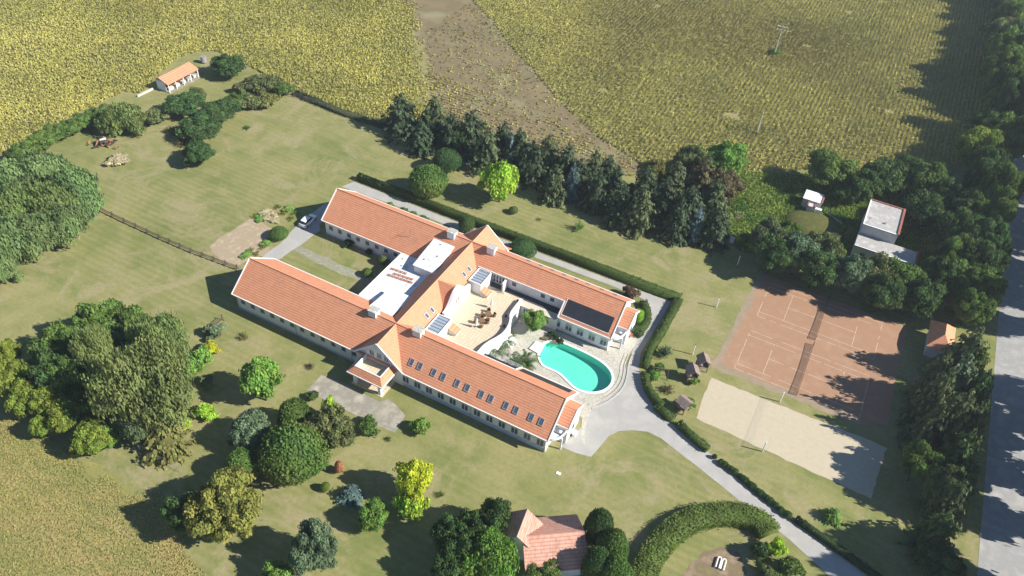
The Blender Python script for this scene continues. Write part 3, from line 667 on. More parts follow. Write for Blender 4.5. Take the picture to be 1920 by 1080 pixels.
# east end bays
def bay(yc, s):
    w = HM(); w.box(-24.0, -21.85, yc-2.5, yc+2.5, 0, 4.3)
    w.add([(-24.0,yc-2.5,4.3),(-21.85,yc-2.5,4.3),(-21.85,yc+2.5,4.3),(-24.0,yc+2.5,4.3),(-24.0,yc,5.85),(-21.85,yc,5.85)], [(0,1,5,4),(2,3,4,5),(1,2,5),(3,0,4)])
    w.build('bay_wall', M['white'])
    r = HM(); r.plate([(-24.0,yc-2.8,4.25),(-21.6,yc-2.8,4.25),(-21.6,yc,6.05),(-24.0,yc,6.05)], .14); r.plate([(-24.0,yc+2.8,4.25),(-21.6,yc+2.8,4.25),(-21.6,yc,6.05),(-24.0,yc,6.05)], .14)
    r.build('bay_roof', M['tilex'])
    t = HM()
    for q in (-2.8, 2.8): t.bar((-21.6,yc+q,4.18),(-21.6,yc,5.98),.14,.26); t.bar((-24.0,yc+q,4.16),(-21.6,yc+q,4.16),.12,.2)
    t.build('fascia', M['trim'])
    win = HM().box(-21.848, -21.80, yc-.55, yc+.55, 1.0, 2.6).build('window', M['frame']); HM().box(-21.80, -21.79, yc-.47, yc+.47, 1.08, 2.52).build('pane', M['glass'], win)
    # curved balcony roof toward the garden side
    poly = [(-24.0, yc-2.5), (-24.0, yc-5.3)]+[(-24.0+2.0*math.sin(k*math.pi/16), yc-2.5-2.8*math.cos(k*math.pi/16)) for k in range(1, 9)]
    HM().prism(poly, 2.75, 3.0).build('balcony_slab', M['white'])
    rr_ = HM(); pp = poly[1:]
    for p, q in zip(pp[:-1], pp[1:]): rr_.bar((*p, 3.2), (*q, 3.2), .12, .4)
    rr_.build('balcony_parapet', M['trim'])
    HM().box(-22.25, -22.0, yc-4.0, yc-3.75, 0, 2.75).build('pillar', M['white'])
    HM().box(-23.9, -22.4, yc-3.6, yc-3.45, 3.0, 3.35).build('balcony_rail', M['greyframe'])
bay(100.75, 1); bay(75.5, -1)
# terrace: slab, parapet, walkways
PAR = smooth_poly(world([(978,561),(968,574),(957,589),(958,600),(954,613),(944,626),(930,635),(920,640),(908,648),(896,662)], 3.9), 1, False)
tpoly = [(-51.8, 78.6), (-51.8, 97.3), (-41.9, 97.3), (PAR[0][0], PAR[0][1])]+PAR[1:]+[(PAR[-1][0], 78.6)]
HM().prism(tpoly, 0, 3.0).build('terrace_floor', M['terr'])
pw = HM()
for p, q in zip(PAR[:-1], PAR[1:]): pw.bar((p[0], p[1], 1.95), (q[0], q[1], 1.95), .28, 3.9)
pw.build('terrace_parapet', M['white'])
cp = HM()
for p, q in zip(PAR[:-1], PAR[1:]): cp.bar((p[0], p[1], 3.96), (q[0], q[1], 3.96), .42, .12)
cp.build('parapet_coping', M['trim'])
HM().box(-41.85, -34.1, 95.0, 97.6, 0, 2.88).build('court_wall', M['white'])
HM().box(-41.85, -34.1, 96.1, 97.6, 2.882, 3.0).build('walkway', M['floor2'])
HM().box(-42.2, -34.3, 94.55, 96.1, 2.882, 3.04).build('court_eave', plain('cream_paving', (.60,.54,.43), (.52,.47,.37), 1, .8, .2))
HM().box(-48.9, -41.88, 96.3, 97.55, 3.003, 3.02).build('walkway', M['floor2'])
HM().box(-41.2, -34.1, 78.0, 80.9, 0, 2.98).build('walkway', M['floor2'])
rl = HM()
for k in range(9): rl.bar((-42+k, 80.9, 2.9), (-42+k, 80.9, 3.9), .05)
for z in (3.3, 3.6, 3.9): rl.bar((-42, 80.9, z), (-34, 80.9, z), .045)
rl.build('railing', M['trim'])
rl = HM(); rl.bar((-45.5, 95.6, 3.0), (-45.5, 95.6, 4.0), .05).bar((-45.5, 95.6, 3.3), (-47, 95.4, 3.05), .05); rl.build('terrace_lamp_post', M['greyframe'])
stp = HM()
for k in range(5): stp.prism([(-41.3+.45*k, 86.6), (-40.8+.45*k, 86.6), (-40.8+.45*k, 88.8), (-41.3+.45*k, 88.8)], 0.03, 2.2-.45*k)
stp.build('terrace_stair', M['white'])

# furniture on the terrace
ch_proto = None
def chair(p, rz, lab):
    global ch_proto
    if ch_proto is None:
        r = empty('wicker_chair', p, rz)
        MB().lathe([(.26,.12),(.30,.16),(.31,.40),(.29,.44)], 12).build('seat', M['wicker'], r)
        b = MB(); n = 10
        for i in range(n):
            a0, a1 = math.radians(70+220*i/n), math.radians(70+220*(i+1)/n)
            P = []
            for rr_ in (.30, .37):
                for z in (.35, .85): 
                    for a in (a0, a1): P.append((rr_*math.cos(a), rr_*math.sin(a), z))
            b.add(P, [(0,1,3,2),(4,6,7,5),(2,3,7,6),(0,4,5,1),(0,2,6,4),(1,5,7,3)])
        b.build('backrest', M['wicker'], r)
        for sx_, sy_ in ((1,1),(1,-1),(-1,1),(-1,-1)): MB().cyl((.2*sx_,.2*sy_,0),(.2*sx_,.2*sy_,.14),.03).build('leg', M['wicker'], r)
        ch_proto = r
    else:
        r = ch_proto.copy(); COL.objects.link(r); r.location = p; r.rotation_euler = (0,0,rz)
        for c in ch_proto.children:
            d = c.copy(); COL.objects.link(d); d.parent = r
    tag(r, lab, 'chair', 'wicker chairs round the terrace tables')
for ti, (px, py, nm) in enumerate(((916,588,'farther'), (903,601,'nearer'))):
    c = at(px, py, 3.7); c.z = 3.002
    r = empty('round_table', c, 0, ('round brown table on the terrace closer to the doors' if ti == 0 else 'round brown table on the terrace closer to the tiled lower wing'), 'table', 'terrace tables')
    MB().cyl((0,0,.70),(0,0,.75),.55,n=20).build('tabletop', M['wicker'], r); MB().lathe([(.3,0),(.08,.06),(.08,.68),(.2,.7)],10).build('pedestal', M['wicker'], r)
    for k, (ang, wd) in enumerate(((20,'pool side'),(110,'door side'),(200,'gable side'),(290,'garden wing side'))):
        a = math.radians(ang+8); chair(c+Vector((1.05*math.cos(a),1.05*math.sin(a),0)), a+math.pi, 'brown wicker chair, %s of the terrace table closer to the %s' % (wd, 'doors' if ti == 0 else 'lower wing'))
for px, py, lab in ((921.5,577.5,'closed white parasol on the terrace nearer the glazed doors'), (893.5,614.5,'closed white parasol on the terrace nearer the lower wing')):
    c = at(px, py, 3.0); c.z = 3.002; r = empty('closed_parasol', c, 0, lab, 'parasol', 'closed parasols on the terrace')
    MB().lathe([(.30,0),(.30,.08),(.05,.12)],12).build('base', M['stone'], r); MB().cyl((0,0,.1),(0,0,2.5),.03).build('pole', M['pole'], r)
    q = MB(); prof2 = [(.26,.75),(.30,.9),(.22,1.4),(.15,2.0),(.06,2.45)]; n = 16; vs = []
    for rr_, z in prof2:
        for i in range(n): a = 2*math.pi*i/n; k = rr_*(1 if i % 2 else .72); vs.append((k*math.cos(a), k*math.sin(a), z))
    q.add(vs, [(j*n+i, j*n+(i+1) % n, (j+1)*n+(i+1) % n, (j+1)*n+i) for j in range(4) for i in range(n)]+[tuple(range(n))[::-1], tuple(range(4*n,5*n))]); q.build('canopy', M['cloth'], r)
def pot(px, py, z, lab, s=1.0, mat='terracotta'):
    c = at(px, py, z); r = empty('plant_pot', c, 0, lab, 'plant pot'); MB().lathe([(.16*s,0),(.24*s,.38*s),(.27*s,.42*s),(.22*s,.42*s),(.2*s,.36*s)],12).build('pot', M[mat], r); return r
pot(970.5,566,3.0,'dark plant pot by the corner of the terrace parapet',1.0,'junk'); pot(948.5,594.5,3.0,'dark plant pot where the terrace parapet starts to curve',1.0,'junk'); pot(945,613,3.0,'dark plant pot at the middle of the curved parapet',1.0,'junk')
pot(1076,816,0.03,'round white planter on the paving by the end of the garden wing',2.0,'trim')
pot(1180,632,0.03,'small terracotta pot by the bay of the far wing, left one',1.2); pot(1183,630,0.03,'small terracotta pot by the bay of the far wing, right one',1.2)
for px, py, lab in ((1025,637,'dark wooden lounger on the court paving nearer the round tree'), (1043,645,'dark wooden lounger on the court paving nearer the pool windows')):
    c = at(px, py, .03); r = empty('wooden_lounger', c, .3, lab, 'lounger', 'wooden loungers on the court')
    MB().box(-.9,.3,-.35,.35,.28,.36).build('seat', M['wood'], r); MB().plate([(.3,-.35,.36),(.9,-.35,.75),(.9,.35,.75),(.3,.35,.36)],.07).build('backrest', M['wood'], r)
    for sx_, sy_ in ((-.8,-.3),(-.8,.3),(.6,-.3),(.6,.3)): MB().box(sx_-.04,sx_+.04,sy_-.04,sy_+.04,0,.29).build('leg', M['wood'], r)

# ------------------------------------------------------------------ vegetation
def np_mesh(name, V, Fq, mat, col=None):
    me = bpy.data.meshes.new(name); nv_, nf = len(V), len(Fq); k = Fq.shape[1]
    me.vertices.add(nv_); me.vertices.foreach_set('co', V.astype(np.float32).ravel())
    me.loops.add(nf*k); me.loops.foreach_set('vertex_index', Fq.astype(np.int32).ravel())
    me.polygons.add(nf); me.polygons.foreach_set('loop_start', np.arange(0, nf*k, k, dtype=np.int32)); me.polygons.foreach_set('loop_total', np.full(nf, k, dtype=np.int32))
    me.update(calc_edges=True)
    if col is not None:
        a = me.attributes.new('v', 'FLOAT_COLOR', 'POINT'); c = np.ones((nv_, 4), np.float32); c[:, :3] = col; a.data.foreach_set('color', c.ravel())
    me.materials.append(mat); return me
def unit(v): return v/(np.linalg.norm(v, axis=-1, keepdims=True)+1e-9)
def leaves(C, N, S_, asp=1.0, T=None, rng=RNG):
    """leaf clumps: one small quad each, centre C, facing N, size S_"""
    n = len(C); N = unit(N)
    if T is None: T = rng.normal(size=(n, 3))
    T = unit(T-(T*N).sum(1, keepdims=True)*N); B = np.cross(N, T); S_ = np.asarray(S_).reshape(-1, 1)*np.ones((n, 1))
    w = T*S_*.5*asp; h = B*S_*.5
    V = np.stack([C-w-h, C+w-h*.6, C+w*.8+h, C-w*.9+h*.8], 1).reshape(-1, 3)
    return V, np.arange(4*n).reshape(n, 4)
def sphere_pts(n, rng): return unit(rng.normal(size=(n, 3)))
def blob(c, r, n=1):
    """low closed lump used as the dense inside of a crown"""
    P = []; F_ = []; a = 6; b = 4
    for j in range(b+1):
        for i in range(a): th = math.pi*j/b; ph = 2*math.pi*i/a; P.append((c[0]+r[0]*math.sin(th)*math.cos(ph), c[1]+r[1]*math.sin(th)*math.sin(ph), c[2]+r[2]*math.cos(th)))
    for j in range(b):
        for i in range(a): F_.append((j*a+i, (j+1)*a+i, (j+1)*a+(i+1) % a, j*a+(i+1) % a))
    return np.array(P), np.array(F_)
def assemble(name, parts, mat):
    V = []; F_ = []; C = []; o = 0
    for v, f, c in parts: V.append(v); F_.append(f+o); o += len(v); C.append(np.broadcast_to(np.asarray(c, float), (len(v), 3)) if np.ndim(c) < 2 else c)
    return np_mesh(name, np.vstack(V), np.vstack(F_), mat, np.vstack(C))
def rnd_col(n, rng, per=4, lo=.15, hi=.85, clump=None):
    v = rng.uniform(lo, hi, n); 
    if clump is not None: v = np.clip(.28*v+.72*clump, 0, 1)
    h = rng.uniform(0, 1, n); c = np.stack([v, h, v], 1); return np.repeat(c, per, 0)
# every crown is made at unit size: radius 1 across, 0..1 high (scaled to the tree)
def crown_broad(seed, nclump=34, per=130, leaf=.11, shape='round', drape=0.0, rough=.3, cr=(.20,.33)):
    rng = np.random.default_rng(seed); parts = []
    cs = []; 
    for i in range(nclump):
        d = unit(rng.normal(size=3)); d[2] = abs(d[2])*.9 if rng.random() < .7 else d[2]*.6
        d = unit(d); rad = rng.uniform(.45, .92); rad *= 1+.16*math.sin(3*math.atan2(d[1], d[0])+seed)
        z = .5+.40*d[2]*rad/.62*.8
        if shape == 'ovate': sc = np.interp(z, [0.1,.35,.6,.8,1.0], [.80,1.0,.84,.58,.25])
        elif shape == 'low': sc = np.interp(z, [0,.5,1], [1.05,.95,.45])
        else: sc = 1.0
        cs.append((d[0]*rad*sc, d[1]*rad*sc, z, rng.uniform(*cr)*(1 if sc > .6 else .8), rng.uniform(.12,.88), rng.uniform(.2,.8)))
    v, f = blob((0,0,.5), (.60,.60,.38)); parts.append((v, f, (.3,.5,.3)))
    C0 = np.array([c[:3] for c in cs]); R0 = np.array([c[3] for c in cs])
    for k, (x, y, z, r, br, hu) in enumerate(cs):
        rz = r*.52
        v, f = blob((x,y,z), (r*.80,r*.80,rz*.80)); parts.append((v, f, (br*.8,hu,br)))
        P = sphere_pts(per, rng); P[:, 2] = np.where(P[:, 2] < -.35, -P[:, 2], P[:, 2])
        bump_ = 1+rng.normal(0, rough*.45, (per, 1)); C = np.array([x,y,z])+P*np.array([r,r,rz])*bump_
        keep = np.ones(per, bool)
        for j in range(nclump):
            if j != k: keep &= (((C-C0[j])/np.array([R0[j],R0[j],R0[j]*.52]))**2).sum(1) > .62
        C = C[keep]; P = P[keep]; m = len(C)
        if m == 0: continue
        if drape > 0:
            L = rng.uniform(.5, 1.3, m)*drape; N = unit(P*np.array([1,1,.25])+rng.normal(0,.35,(m,3))); T = np.zeros((m,3)); T[:,2] = 1; T += rng.normal(0,.18,(m,3))
            N = unit(N-(N*unit(T)).sum(1, keepdims=True)*unit(T)); C = C+P*np.array([.1,.1,.02])-np.array([0,0,1])*L[:,None]*.12
            B = unit(np.cross(N, T)); w = B*leaf*.5; h = unit(T)*L[:,None]*.5*np.array([1,1,.55])
            V = np.stack([C-w-h, C+w*.6-h, C+w+h, C-w+h], 1).reshape(-1,3); Fq = np.arange(4*m).reshape(m,4)
        else:
            N = unit(P+rng.normal(0, .55, (m,3))); V, Fq = leaves(C, N, leaf*rng.uniform(.6,1.4,m), .8, rng=rng)
        col = rnd_col(m, rng, 4, .05, .95, np.full(m, br)); col[:,1] = .6*hu+.4*col[:,1]
        parts.append((V, Fq, col))
    return assemble('crown', parts, M['leaf'])
def crown_spruce(seed, levels=13, leaf=.13, droop=.34):
    rng = np.random.default_rng(seed); parts = []
    v, f = blob((0,0,.30), (.52,.52,.30)); parts.append((v, f, (.15,.5,.2))); v, f = blob((0,0,.55), (.26,.26,.34)); parts.append((v, f, (.15,.5,.2)))
    for l in range(levels):
        t = l/(levels-1); z = .06+.92*t; R = (1-t)**.50*rng.uniform(.75,1.18)+.02; nb = max(5, int(14*(1-t)+5))
        for b in range(nb):
            a = rng.uniform(0, 2*math.pi); rr_ = R*rng.uniform(.72, 1.12); m = max(4, int(24*rr_)+4); s = np.linspace(.18, 1, m)
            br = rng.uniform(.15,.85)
            d = np.array([math.cos(a), math.sin(a), 0]); side = np.array([-math.sin(a), math.cos(a), 0])
            C = d*rr_*s[:,None]+side*rng.normal(0,.055,m)[:,None]*(1.2-s[:,None]*.5); C[:,2] = z-droop*rr_*s**1.5*.55+rng.normal(0,.008,m)+.04*(s > .85)
            N = unit(np.array([0,0,1])+d*.55+rng.normal(0,.42,(m,3))); V, Fq = leaves(C, N, leaf*rng.uniform(.6,1.25,m)*(.65+.35*(1-t)), .7, T=np.tile(side, (m,1))+rng.normal(0,.3,(m,3)), rng=rng)
            V[:,2] -= .0
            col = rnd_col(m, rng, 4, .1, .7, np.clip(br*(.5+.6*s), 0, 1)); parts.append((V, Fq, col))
    m = 8; C = np.zeros((m,3)); C[:,2] = np.linspace(.93,1.02,m); V, Fq = leaves(C, rng.normal(size=(m,3)), .05, .5, rng=rng); parts.append((V, Fq, (.5,.5,.5)))
    return assemble('crown', parts, M['leaf'])
def crown_dense(seed, n=5200, leaf=.055, top='round'):
    rng = np.random.default_rng(seed); P = sphere_pts(n, rng); P[:,2] = np.where(P[:,2] < -.5, -P[:,2], P[:,2])
    k = rng.normal(size=(9,3)); und = sum(np.sin(P@k[i]*3.2+i) for i in range(9))/9*.16
    fine = rng.normal(0,.035,n); r = 1+und+fine; ex = .75 if top == 'box' else 1.0
    Q = np.sign(P)*np.abs(P)**ex; C = np.stack([Q[:,0]*r*.92, Q[:,1]*r*.92, .48+Q[:,2]*r*.48], 1)
    N = unit(P+rng.normal(0,.5,(n,3))); V, Fq = leaves(C, N, leaf*rng.uniform(.6,1.4,n), .8, rng=rng)
    hue = .5+.5*np.sin(P@k[0]*1.7+2); col = rnd_col(n, rng, 4, .1, .9, np.clip(.5+und*2.4, 0, 1)); col[:,1] = .6*np.repeat(hue,4)+.4*col[:,1]
    v, f = blob((0,0,.48), (.84,.84,.43)); return assemble('crown', [(v, f, (.3,.5,.3)), (V, Fq, col)], M['leaf'])
def crown_sparse(seed, nb=26, leaf=.11):
    rng = np.random.default_rng(seed); parts = []
    for b in range(nb):
        a = rng.uniform(0, 2*math.pi); el = rng.uniform(.25, 1.2); L = rng.uniform(.6,1.05); m = 26; s = np.linspace(.25,1,m)
        d = np.array([math.cos(a)*math.cos(el), math.sin(a)*math.cos(el), math.sin(el)*.9]); C = d*L*s[:,None]+rng.normal(0,.09,(m,3))*s[:,None]; C[:,2] = np.abs(C[:,2])
        V, Fq = leaves(C, unit(rng.normal(0,.7,(m,3))+np.array([0,0,.7])), leaf*rng.uniform(.5,1.3,m), .7, rng=rng); parts.append((V, Fq, rnd_col(m, rng)))
        w = .012; e = d*L; q = np.array([[0,0,0],[w,w,0],e+[w,0,0],e],float); parts.append((q, np.array([[0,1,2,3]]), (.05,.3,.05)))
    return assemble('crown', parts, M['leaf'])
def crown_frond(seed, nf=26):
    rng = np.random.default_rng(seed); parts = []
    for b in range(nf):
        a = rng.uniform(0, 2*math.pi); lift = rng.uniform(.15,.75); L = rng.uniform(.75,1.1); m = 16; s = np.linspace(.08,1,m); d = np.array([math.cos(a),math.sin(a),0]); side = np.array([-math.sin(a),math.cos(a),0])
        C = d*L*s[:,None]; C[:,2] = .15+lift*np.sin(s*math.pi*.8)*.9
        for sg in (-1,1):
            tip = C+side*sg*.20*(1-s[:,None]*.55)+d*.06-np.array([0,0,.07]); w = d*.022
            V = np.stack([C-w, C+w, tip+w*.4, tip-w*.4], 1).reshape(-1,3); parts.append((V, np.arange(4*m).reshape(m,4), rnd_col(m, rng)))
    return assemble('crown', parts, M['leaf'])
P_ = {}
def proto(kind):
    if kind in P_: return P_[kind]
    f = {'oak': lambda: [crown_broad(s, 85, 150, .066, cr=(.15,.30)) for s in (1,2,3,4)],
         'big': lambda: [crown_broad(s, 120, 150, .052, cr=(.12,.25)) for s in (11,12,13)],
         'ovate': lambda: [crown_broad(s, 80, 160, .075, 'ovate', rough=.5, cr=(.15,.28)) for s in (21,22,23)],
         'willow': lambda: [crown_broad(s, 80, 150, .055, 'low', .16, rough=.5, cr=(.15,.26)) for s in (31,32,33)],
         'birch': lambda: [crown_broad(s, 130, 170, .034, 'round', .09, rough=.7, cr=(.11,.23)) for s in (41,42)],
         'spruce': lambda: [crown_spruce(s) for s in (51,52,53,54)],
         'dense': lambda: [crown_dense(s) for s in (61,62)],
         'ball': lambda: [crown_dense(65, 1800, .09)],
         'shrub': lambda: [crown_broad(s, 26, 110, .13, 'low', rough=.5) for s in (71,72,73)],
         'sparse': lambda: [crown_sparse(s) for s in (81,82)], 'frond': lambda: [crown_frond(s) for s in (91,92)]}[kind]()
    P_[kind] = f; return f
def trunk_mesh(seed, mat, low=False):
    r = random.Random(seed); m = MB(); m.cyl((0,0,-.02), (.01,.0,.30), .055, .040, 7).cyl((.01,0,.29), (-.01,.01,.72), .040, .014, 6)
    for i in range(6):
        a = r.uniform(0, 6.28); z = r.uniform(.2,.5); m.cyl((0,0,z), (.45*math.cos(a), .45*math.sin(a), z+r.uniform(.12,.28)), .018, .006, 5)
    me = bpy.data.meshes.new('trunk'); me.from_pydata(m.v, [], m.f); me.materials.append(mat); return me
TR = {'bark': [trunk_mesh(s, M['bark']) for s in (1,2,3)], 'palebark': [trunk_mesh(s, M['palebark']) for s in (4,5)]}
CC = {'oak': .52, 'big': .52, 'ovate': .46, 'willow': .42, 'birch': .48, 'spruce': .36, 'dense': .48, 'ball': .48, 'shrub': .42, 'sparse': .35, 'frond': .3}
LIFT = {'oak': .10, 'big': .08, 'ovate': .04, 'willow': 0, 'birch': .02, 'spruce': .0, 'dense': .0, 'ball': 0, 'shrub': 0, 'sparse': 0, 'frond': 0}
NAMES = {'oak': ('broadleaf_tree','tree'), 'big': ('broadleaf_tree','tree'), 'ovate': ('broadleaf_tree','tree'), 'willow': ('willow_tree','tree'), 'birch': ('birch_tree','tree'), 'spruce': ('spruce_tree','tree'),
         'dense': ('dense_shrub','shrub'), 'ball': ('clipped_shrub','shrub'), 'shrub': ('shrub','shrub'), 'sparse': ('young_plant','plant'), 'frond': ('palm_plant','plant')}
G = {'mid': (.085,.135,.030), 'dark': (.052,.094,.028), 'vdark': (.026,.052,.020), 'bright': (.135,.235,.045), 'lime': (.23,.34,.035), 'yellow': (.50,.44,.030), 'olive': (.150,.150,.045), 'oliveg': (.105,.125,.045),
     'grey': (.105,.150,.080), 'blue': (.14,.20,.20), 'spr': (.055,.082,.040), 'spr2': (.085,.112,.048), 'brown': (.10,.085,.040), 'willow': (.125,.180,.066), 'willow2': (.125,.165,.050), 'birch': (.145,.185,.062),
     'gold': (.155,.165,.038), 'orange': (.36,.17,.09), 'beige': (.36,.32,.20), 'fresh': (.13,.23,.05), 'red': (.09,.06,.04), 'yg': (.135,.175,.028)}
tcount = 0
def T(kind, px, py, r_px, h, col, label, group=None, name=None, cat=None, size=None, base=False):
    """a tree whose crown centre was surveyed at photo point (px,py); r_px its half width there, h its height in m"""
    global tcount; tcount += 1
    rg = random.Random(tcount*13+5); zc = 0 if base else h*(CC[kind]*(1-LIFT[kind])+LIFT[kind])
    p = at(px, py, zc); R = size if size else r_px*dist_at(px, py, zc)/F_PX*{'spruce': 1.6, 'oak': 1.12, 'big': 1.12, 'willow': 1.05, 'birch': .96}.get(kind, 1.0)
    pr = proto(kind); me = pr[tcount % len(pr)]; nm, ct = NAMES[kind]
    root = empty(name or nm, (p.x, p.y, 0), rg.uniform(0, 6.28), label, cat or ct, group)
    c = bpy.data.objects.new('crown', me); COL.objects.link(c); c.parent = root
    lf = LIFT[kind]*h; c.location = (0,0,lf); c.scale = (R, R*rg.uniform(.92,1.06), (h-lf))
    k = G[col] if isinstance(col, str) else col; v = rg.uniform(.9, 1.12); v *= 1.6; c.color = (min(.6, k[0]*v*rg.uniform(.94,1.06)), min(.6, k[1]*v), k[2]*v, 1)
    tm = TR['palebark' if kind == 'birch' else 'bark']; t = bpy.data.objects.new('trunk' if ct == 'tree' else 'stem', tm[tcount % len(tm)]); COL.objects.link(t); t.parent = root
    t.scale = (R*.9, R*.9, h*.9); return root
ORD = ['leftmost','second from the left','third from the left','fourth from the left','fifth from the left','sixth from the left','seventh from the left','eighth from the left','ninth from the left','tenth from the left','eleventh from the left','twelfth from the left','thirteenth from the left','fourteenth from the left','fifteenth from the left','sixteenth from the left','seventeenth from the left','eighteenth from the left','nineteenth from the left','twentieth from the left','twenty-first from the left','twenty-second from the left','twenty-third from the left','twenty-fourth from the left','twenty-fifth from the left','twenty-sixth from the left','twenty-seventh from the left','twenty-eighth from the left']
def TS(kind, tmpl, group, items, key=None, ords=None):
    """a numbered run of trees of one kind; {o} in the label becomes the place in the run"""
    it = sorted(items, key=key or (lambda q: q[0]))
    for i, q in enumerate(it):
        kd = q[5] if len(q) > 5 else kind
        T(kd, q[0], q[1], q[2], q[3], q[4], tmpl.format(o=(ords or ORD)[i]), group)
TOP = [o_.replace('from the left', 'from the top').replace('leftmost', 'topmost') for o_ in ORD]

# the top left orchard
T('oak', 427,124, 27, 5.2, 'dark', 'round dark green tree right beside the open tiled shed')
TS('shrub', '{o} of the thin grey-green fruit trees near the field corner', 'fruit trees by the field corner', [(482,158,30,3.2,'oliveg'),(534,170,18,3.0,'mid'),(466,193,24,3.2,'oliveg'),(502,190,22,3,'olive'),(450,168,16,2.5,'oliveg'),(510,158,20,3,'oliveg')])
TS('oak', '{o} of the dark bushy trees in mid orchard', 'orchard trees in the middle', [(347,196,33,4.5,'dark'),(413,209,31,4.5,'dark'),(374,240,34,4.8,'dark'),(396,218,22,4,'dark'),(370,178,15,3.5,'oliveg'),(440,190,18,3.5,'mid')])
T('willow', 230,226, 40, 6.5, 'willow2', 'tall bright green tree behind the scrap pile', name='broadleaf_tree')
T('shrub', 288,222, 24, 3, 'oliveg', 'thin olive bush between the tall green tree and the orchard')
T('sparse', 327,242, 20, 2.6, 'olive', 'sparse olive bush in front of the orchard trees', cat='shrub', name='shrub')
T('sparse', 340,266, 20, 2.2, 'brown', 'thin brownish bush just above the lone round tree', cat='shrub', name='shrub')
T('oak', 372,288, 25, 5.0, 'dark', 'lone dark round tree casting a shadow on the upper lawn')
T('sparse', 463,239, 10, .9, 'dark', 'small dark plant alone on the upper lawn')
T('shrub', 220,300, 22, 1.6, 'beige', 'low bush with beige plumes below the scrap pile', name='pampas_bush')
TS('oak', '{o} of the leafy trees lining the crop at the upper left', 'hedge line trees along the crop', [(205,208,16,3.2,'mid'),(182,217,18,3.4,'mid'),(157,228,20,3.5,'mid'),(132,240,20,3.6,'mid'),(104,250,24,3.6,'mid'),(77,266,24,3.6,'mid'),(48,282,24,3.6,'mid'),(25,292,14,3,'dark')])
T('shrub', 48,302, 17, 2.2, 'yg', 'yellow-green bush at the foot of the hedge line by the left edge')
T('shrub', 8,318, 18, 2.0, 'red', 'reddish bush by the left edge beside the pale block')
# willows on the left
TS('willow', '{o} of the grey-green willows in the grove at the left edge', 'willow grove', [(20,345,48,8.5,'willow'),(85,332,48,8.5,'willow'),(140,358,46,8,'willow'),(35,400,50,9,'willow2'),(100,395,48,9,'willow2'),(160,385,34,7,'willow'),(12,455,50,9,'willow'),(70,445,45,8,'willow'),(125,425,36,7.5,'willow'),(0,510,30,7,'willow'),(-50,400,50,9,'willow'),(-40,480,50,9,'willow')])
# middle left grove
TS('oak', '{o} of the dark green trees at the back of the left grove', 'dark trees of the left grove', [(190,612,42,8.5,'mid'),(243,618,42,8,'mid'),(115,655,44,8.5,'mid'),(100,700,38,8,'dark'),(130,712,36,8,'mid'),(285,635,32,7.5,'dark'),(170,690,40,8,'dark'),(212,660,40,9,'dark')])
T('birch', 275,735, 88, 15, 'birch', 'largest tree of the left grove, a huge drooping olive birch')
T('birch', 185,672, 40, 12, 'birch', 'drooping olive birch behind the huge one in the left grove')
T('birch', 300,660, 50, 13, 'birch', 'drooping birch at the upper right of the left grove')
T('birch', 325,745, 36, 8, 'willow', 'grey-green drooping tree on the right flank of the left grove')
TS('oak', '{o} of the yellow-green trees along the front of the left grove', 'yellow-green trees of the left grove', [(15,668,24,5.5,'yg'),(20,712,38,6.5,'yg'),(48,750,30,6,'yg'),(98,755,32,6,'yg'),(80,800,20,4.5,'yg'),(124,782,30,6,'yg'),(152,775,30,6,'mid'),(172,822,32,6,'yg'),(205,822,18,4,'bright')])
T('oak', 258,800, 30, 7.5, 'spr2', 'dark tree below the huge birch in the left grove')
T('spruce', 306,815, 34, 8, 'olive', 'olive conifer at the lower right corner of the left grove')
T('shrub', 343,800, 15, 2.6, 'lime', 'lime green bush at the right foot of the left grove')
T('shrub', 386,774, 22, 2.0, 'lime', 'low lime green shrub on the lawn right of the left grove')
T('shrub', 352,692, 26, 3.2, 'bright', 'bright green bush at the end of the broken rail fence')
T('shrub', 375,672, 22, 2.8, 'bright', 'bright green bush just below the yellow one')
T('shrub', 396,654, 15, 2.6, 'yellow', 'small vivid yellow bush by the rail fence')
T('shrub', 403,622, 21, 2.2, 'grey', 'grey-green shrub under the short rail fence')
T('sparse', 457,629, 12, 1.8, 'olive', 'thin olive sapling near the wall of the garden wing')
T('ovate', 491,716, 44, 9.5, 'bright', 'tall bright green tree alone on the garden lawn left of the porch')
T('shrub', 387,717, 15, 2.0, 'grey', 'small bush standing in the shadow of the tall garden tree')
T('sparse', 580,687, 11, .9, 'red', 'small brownish plant on the lawn left of the porch')
# garden cluster
T('dense', 550,852, 68, 9.0, 'mid', 'huge dense dark green tree at the middle of the garden clump', name='broadleaf_tree', cat='tree')
T('dense', 553,785, 36, 7.0, 'mid', 'dense rounded tree at the top of the garden clump', name='broadleaf_tree', cat='tree')
T('oak', 470,812, 35, 6.5, 'grey', 'grey-green tree on the left of the garden clump')
T('dense', 455,876, 35, 6.0, 'mid', 'rounded fine-leaved tree at the lower left of the garden clump', name='broadleaf_tree', cat='tree')
T('big', 622,806, 40, 8.0, 'oliveg', 'loose dark green tree on the right of the garden clump')
T('shrub', 620,772, 15, 5.6, 'lime', 'lime green top poking from the right of the garden clump')
T('shrub', 690,800, 23, 2.4, 'mid', 'round green shrub beside the concrete pad, left of its corner')
T('shrub', 787,800, 19, 2.4, 'bright', 'round bright green shrub beside the concrete pad, right of its corner')
T('shrub', 586,743, 12, 1.4, 'dark', 'small dark shrub touching the left end of the concrete pad')
T('sparse', 728,823, 8, .9, 'mid', 'tiny sapling on the lawn below the concrete pad')
T('big', 420,952, 64, 9.5, 'gold', 'large golden olive tree at the lower left of the garden')
T('oak', 345,965, 34, 6.5, 'dark', 'dark tree hidden behind the golden olive tree')
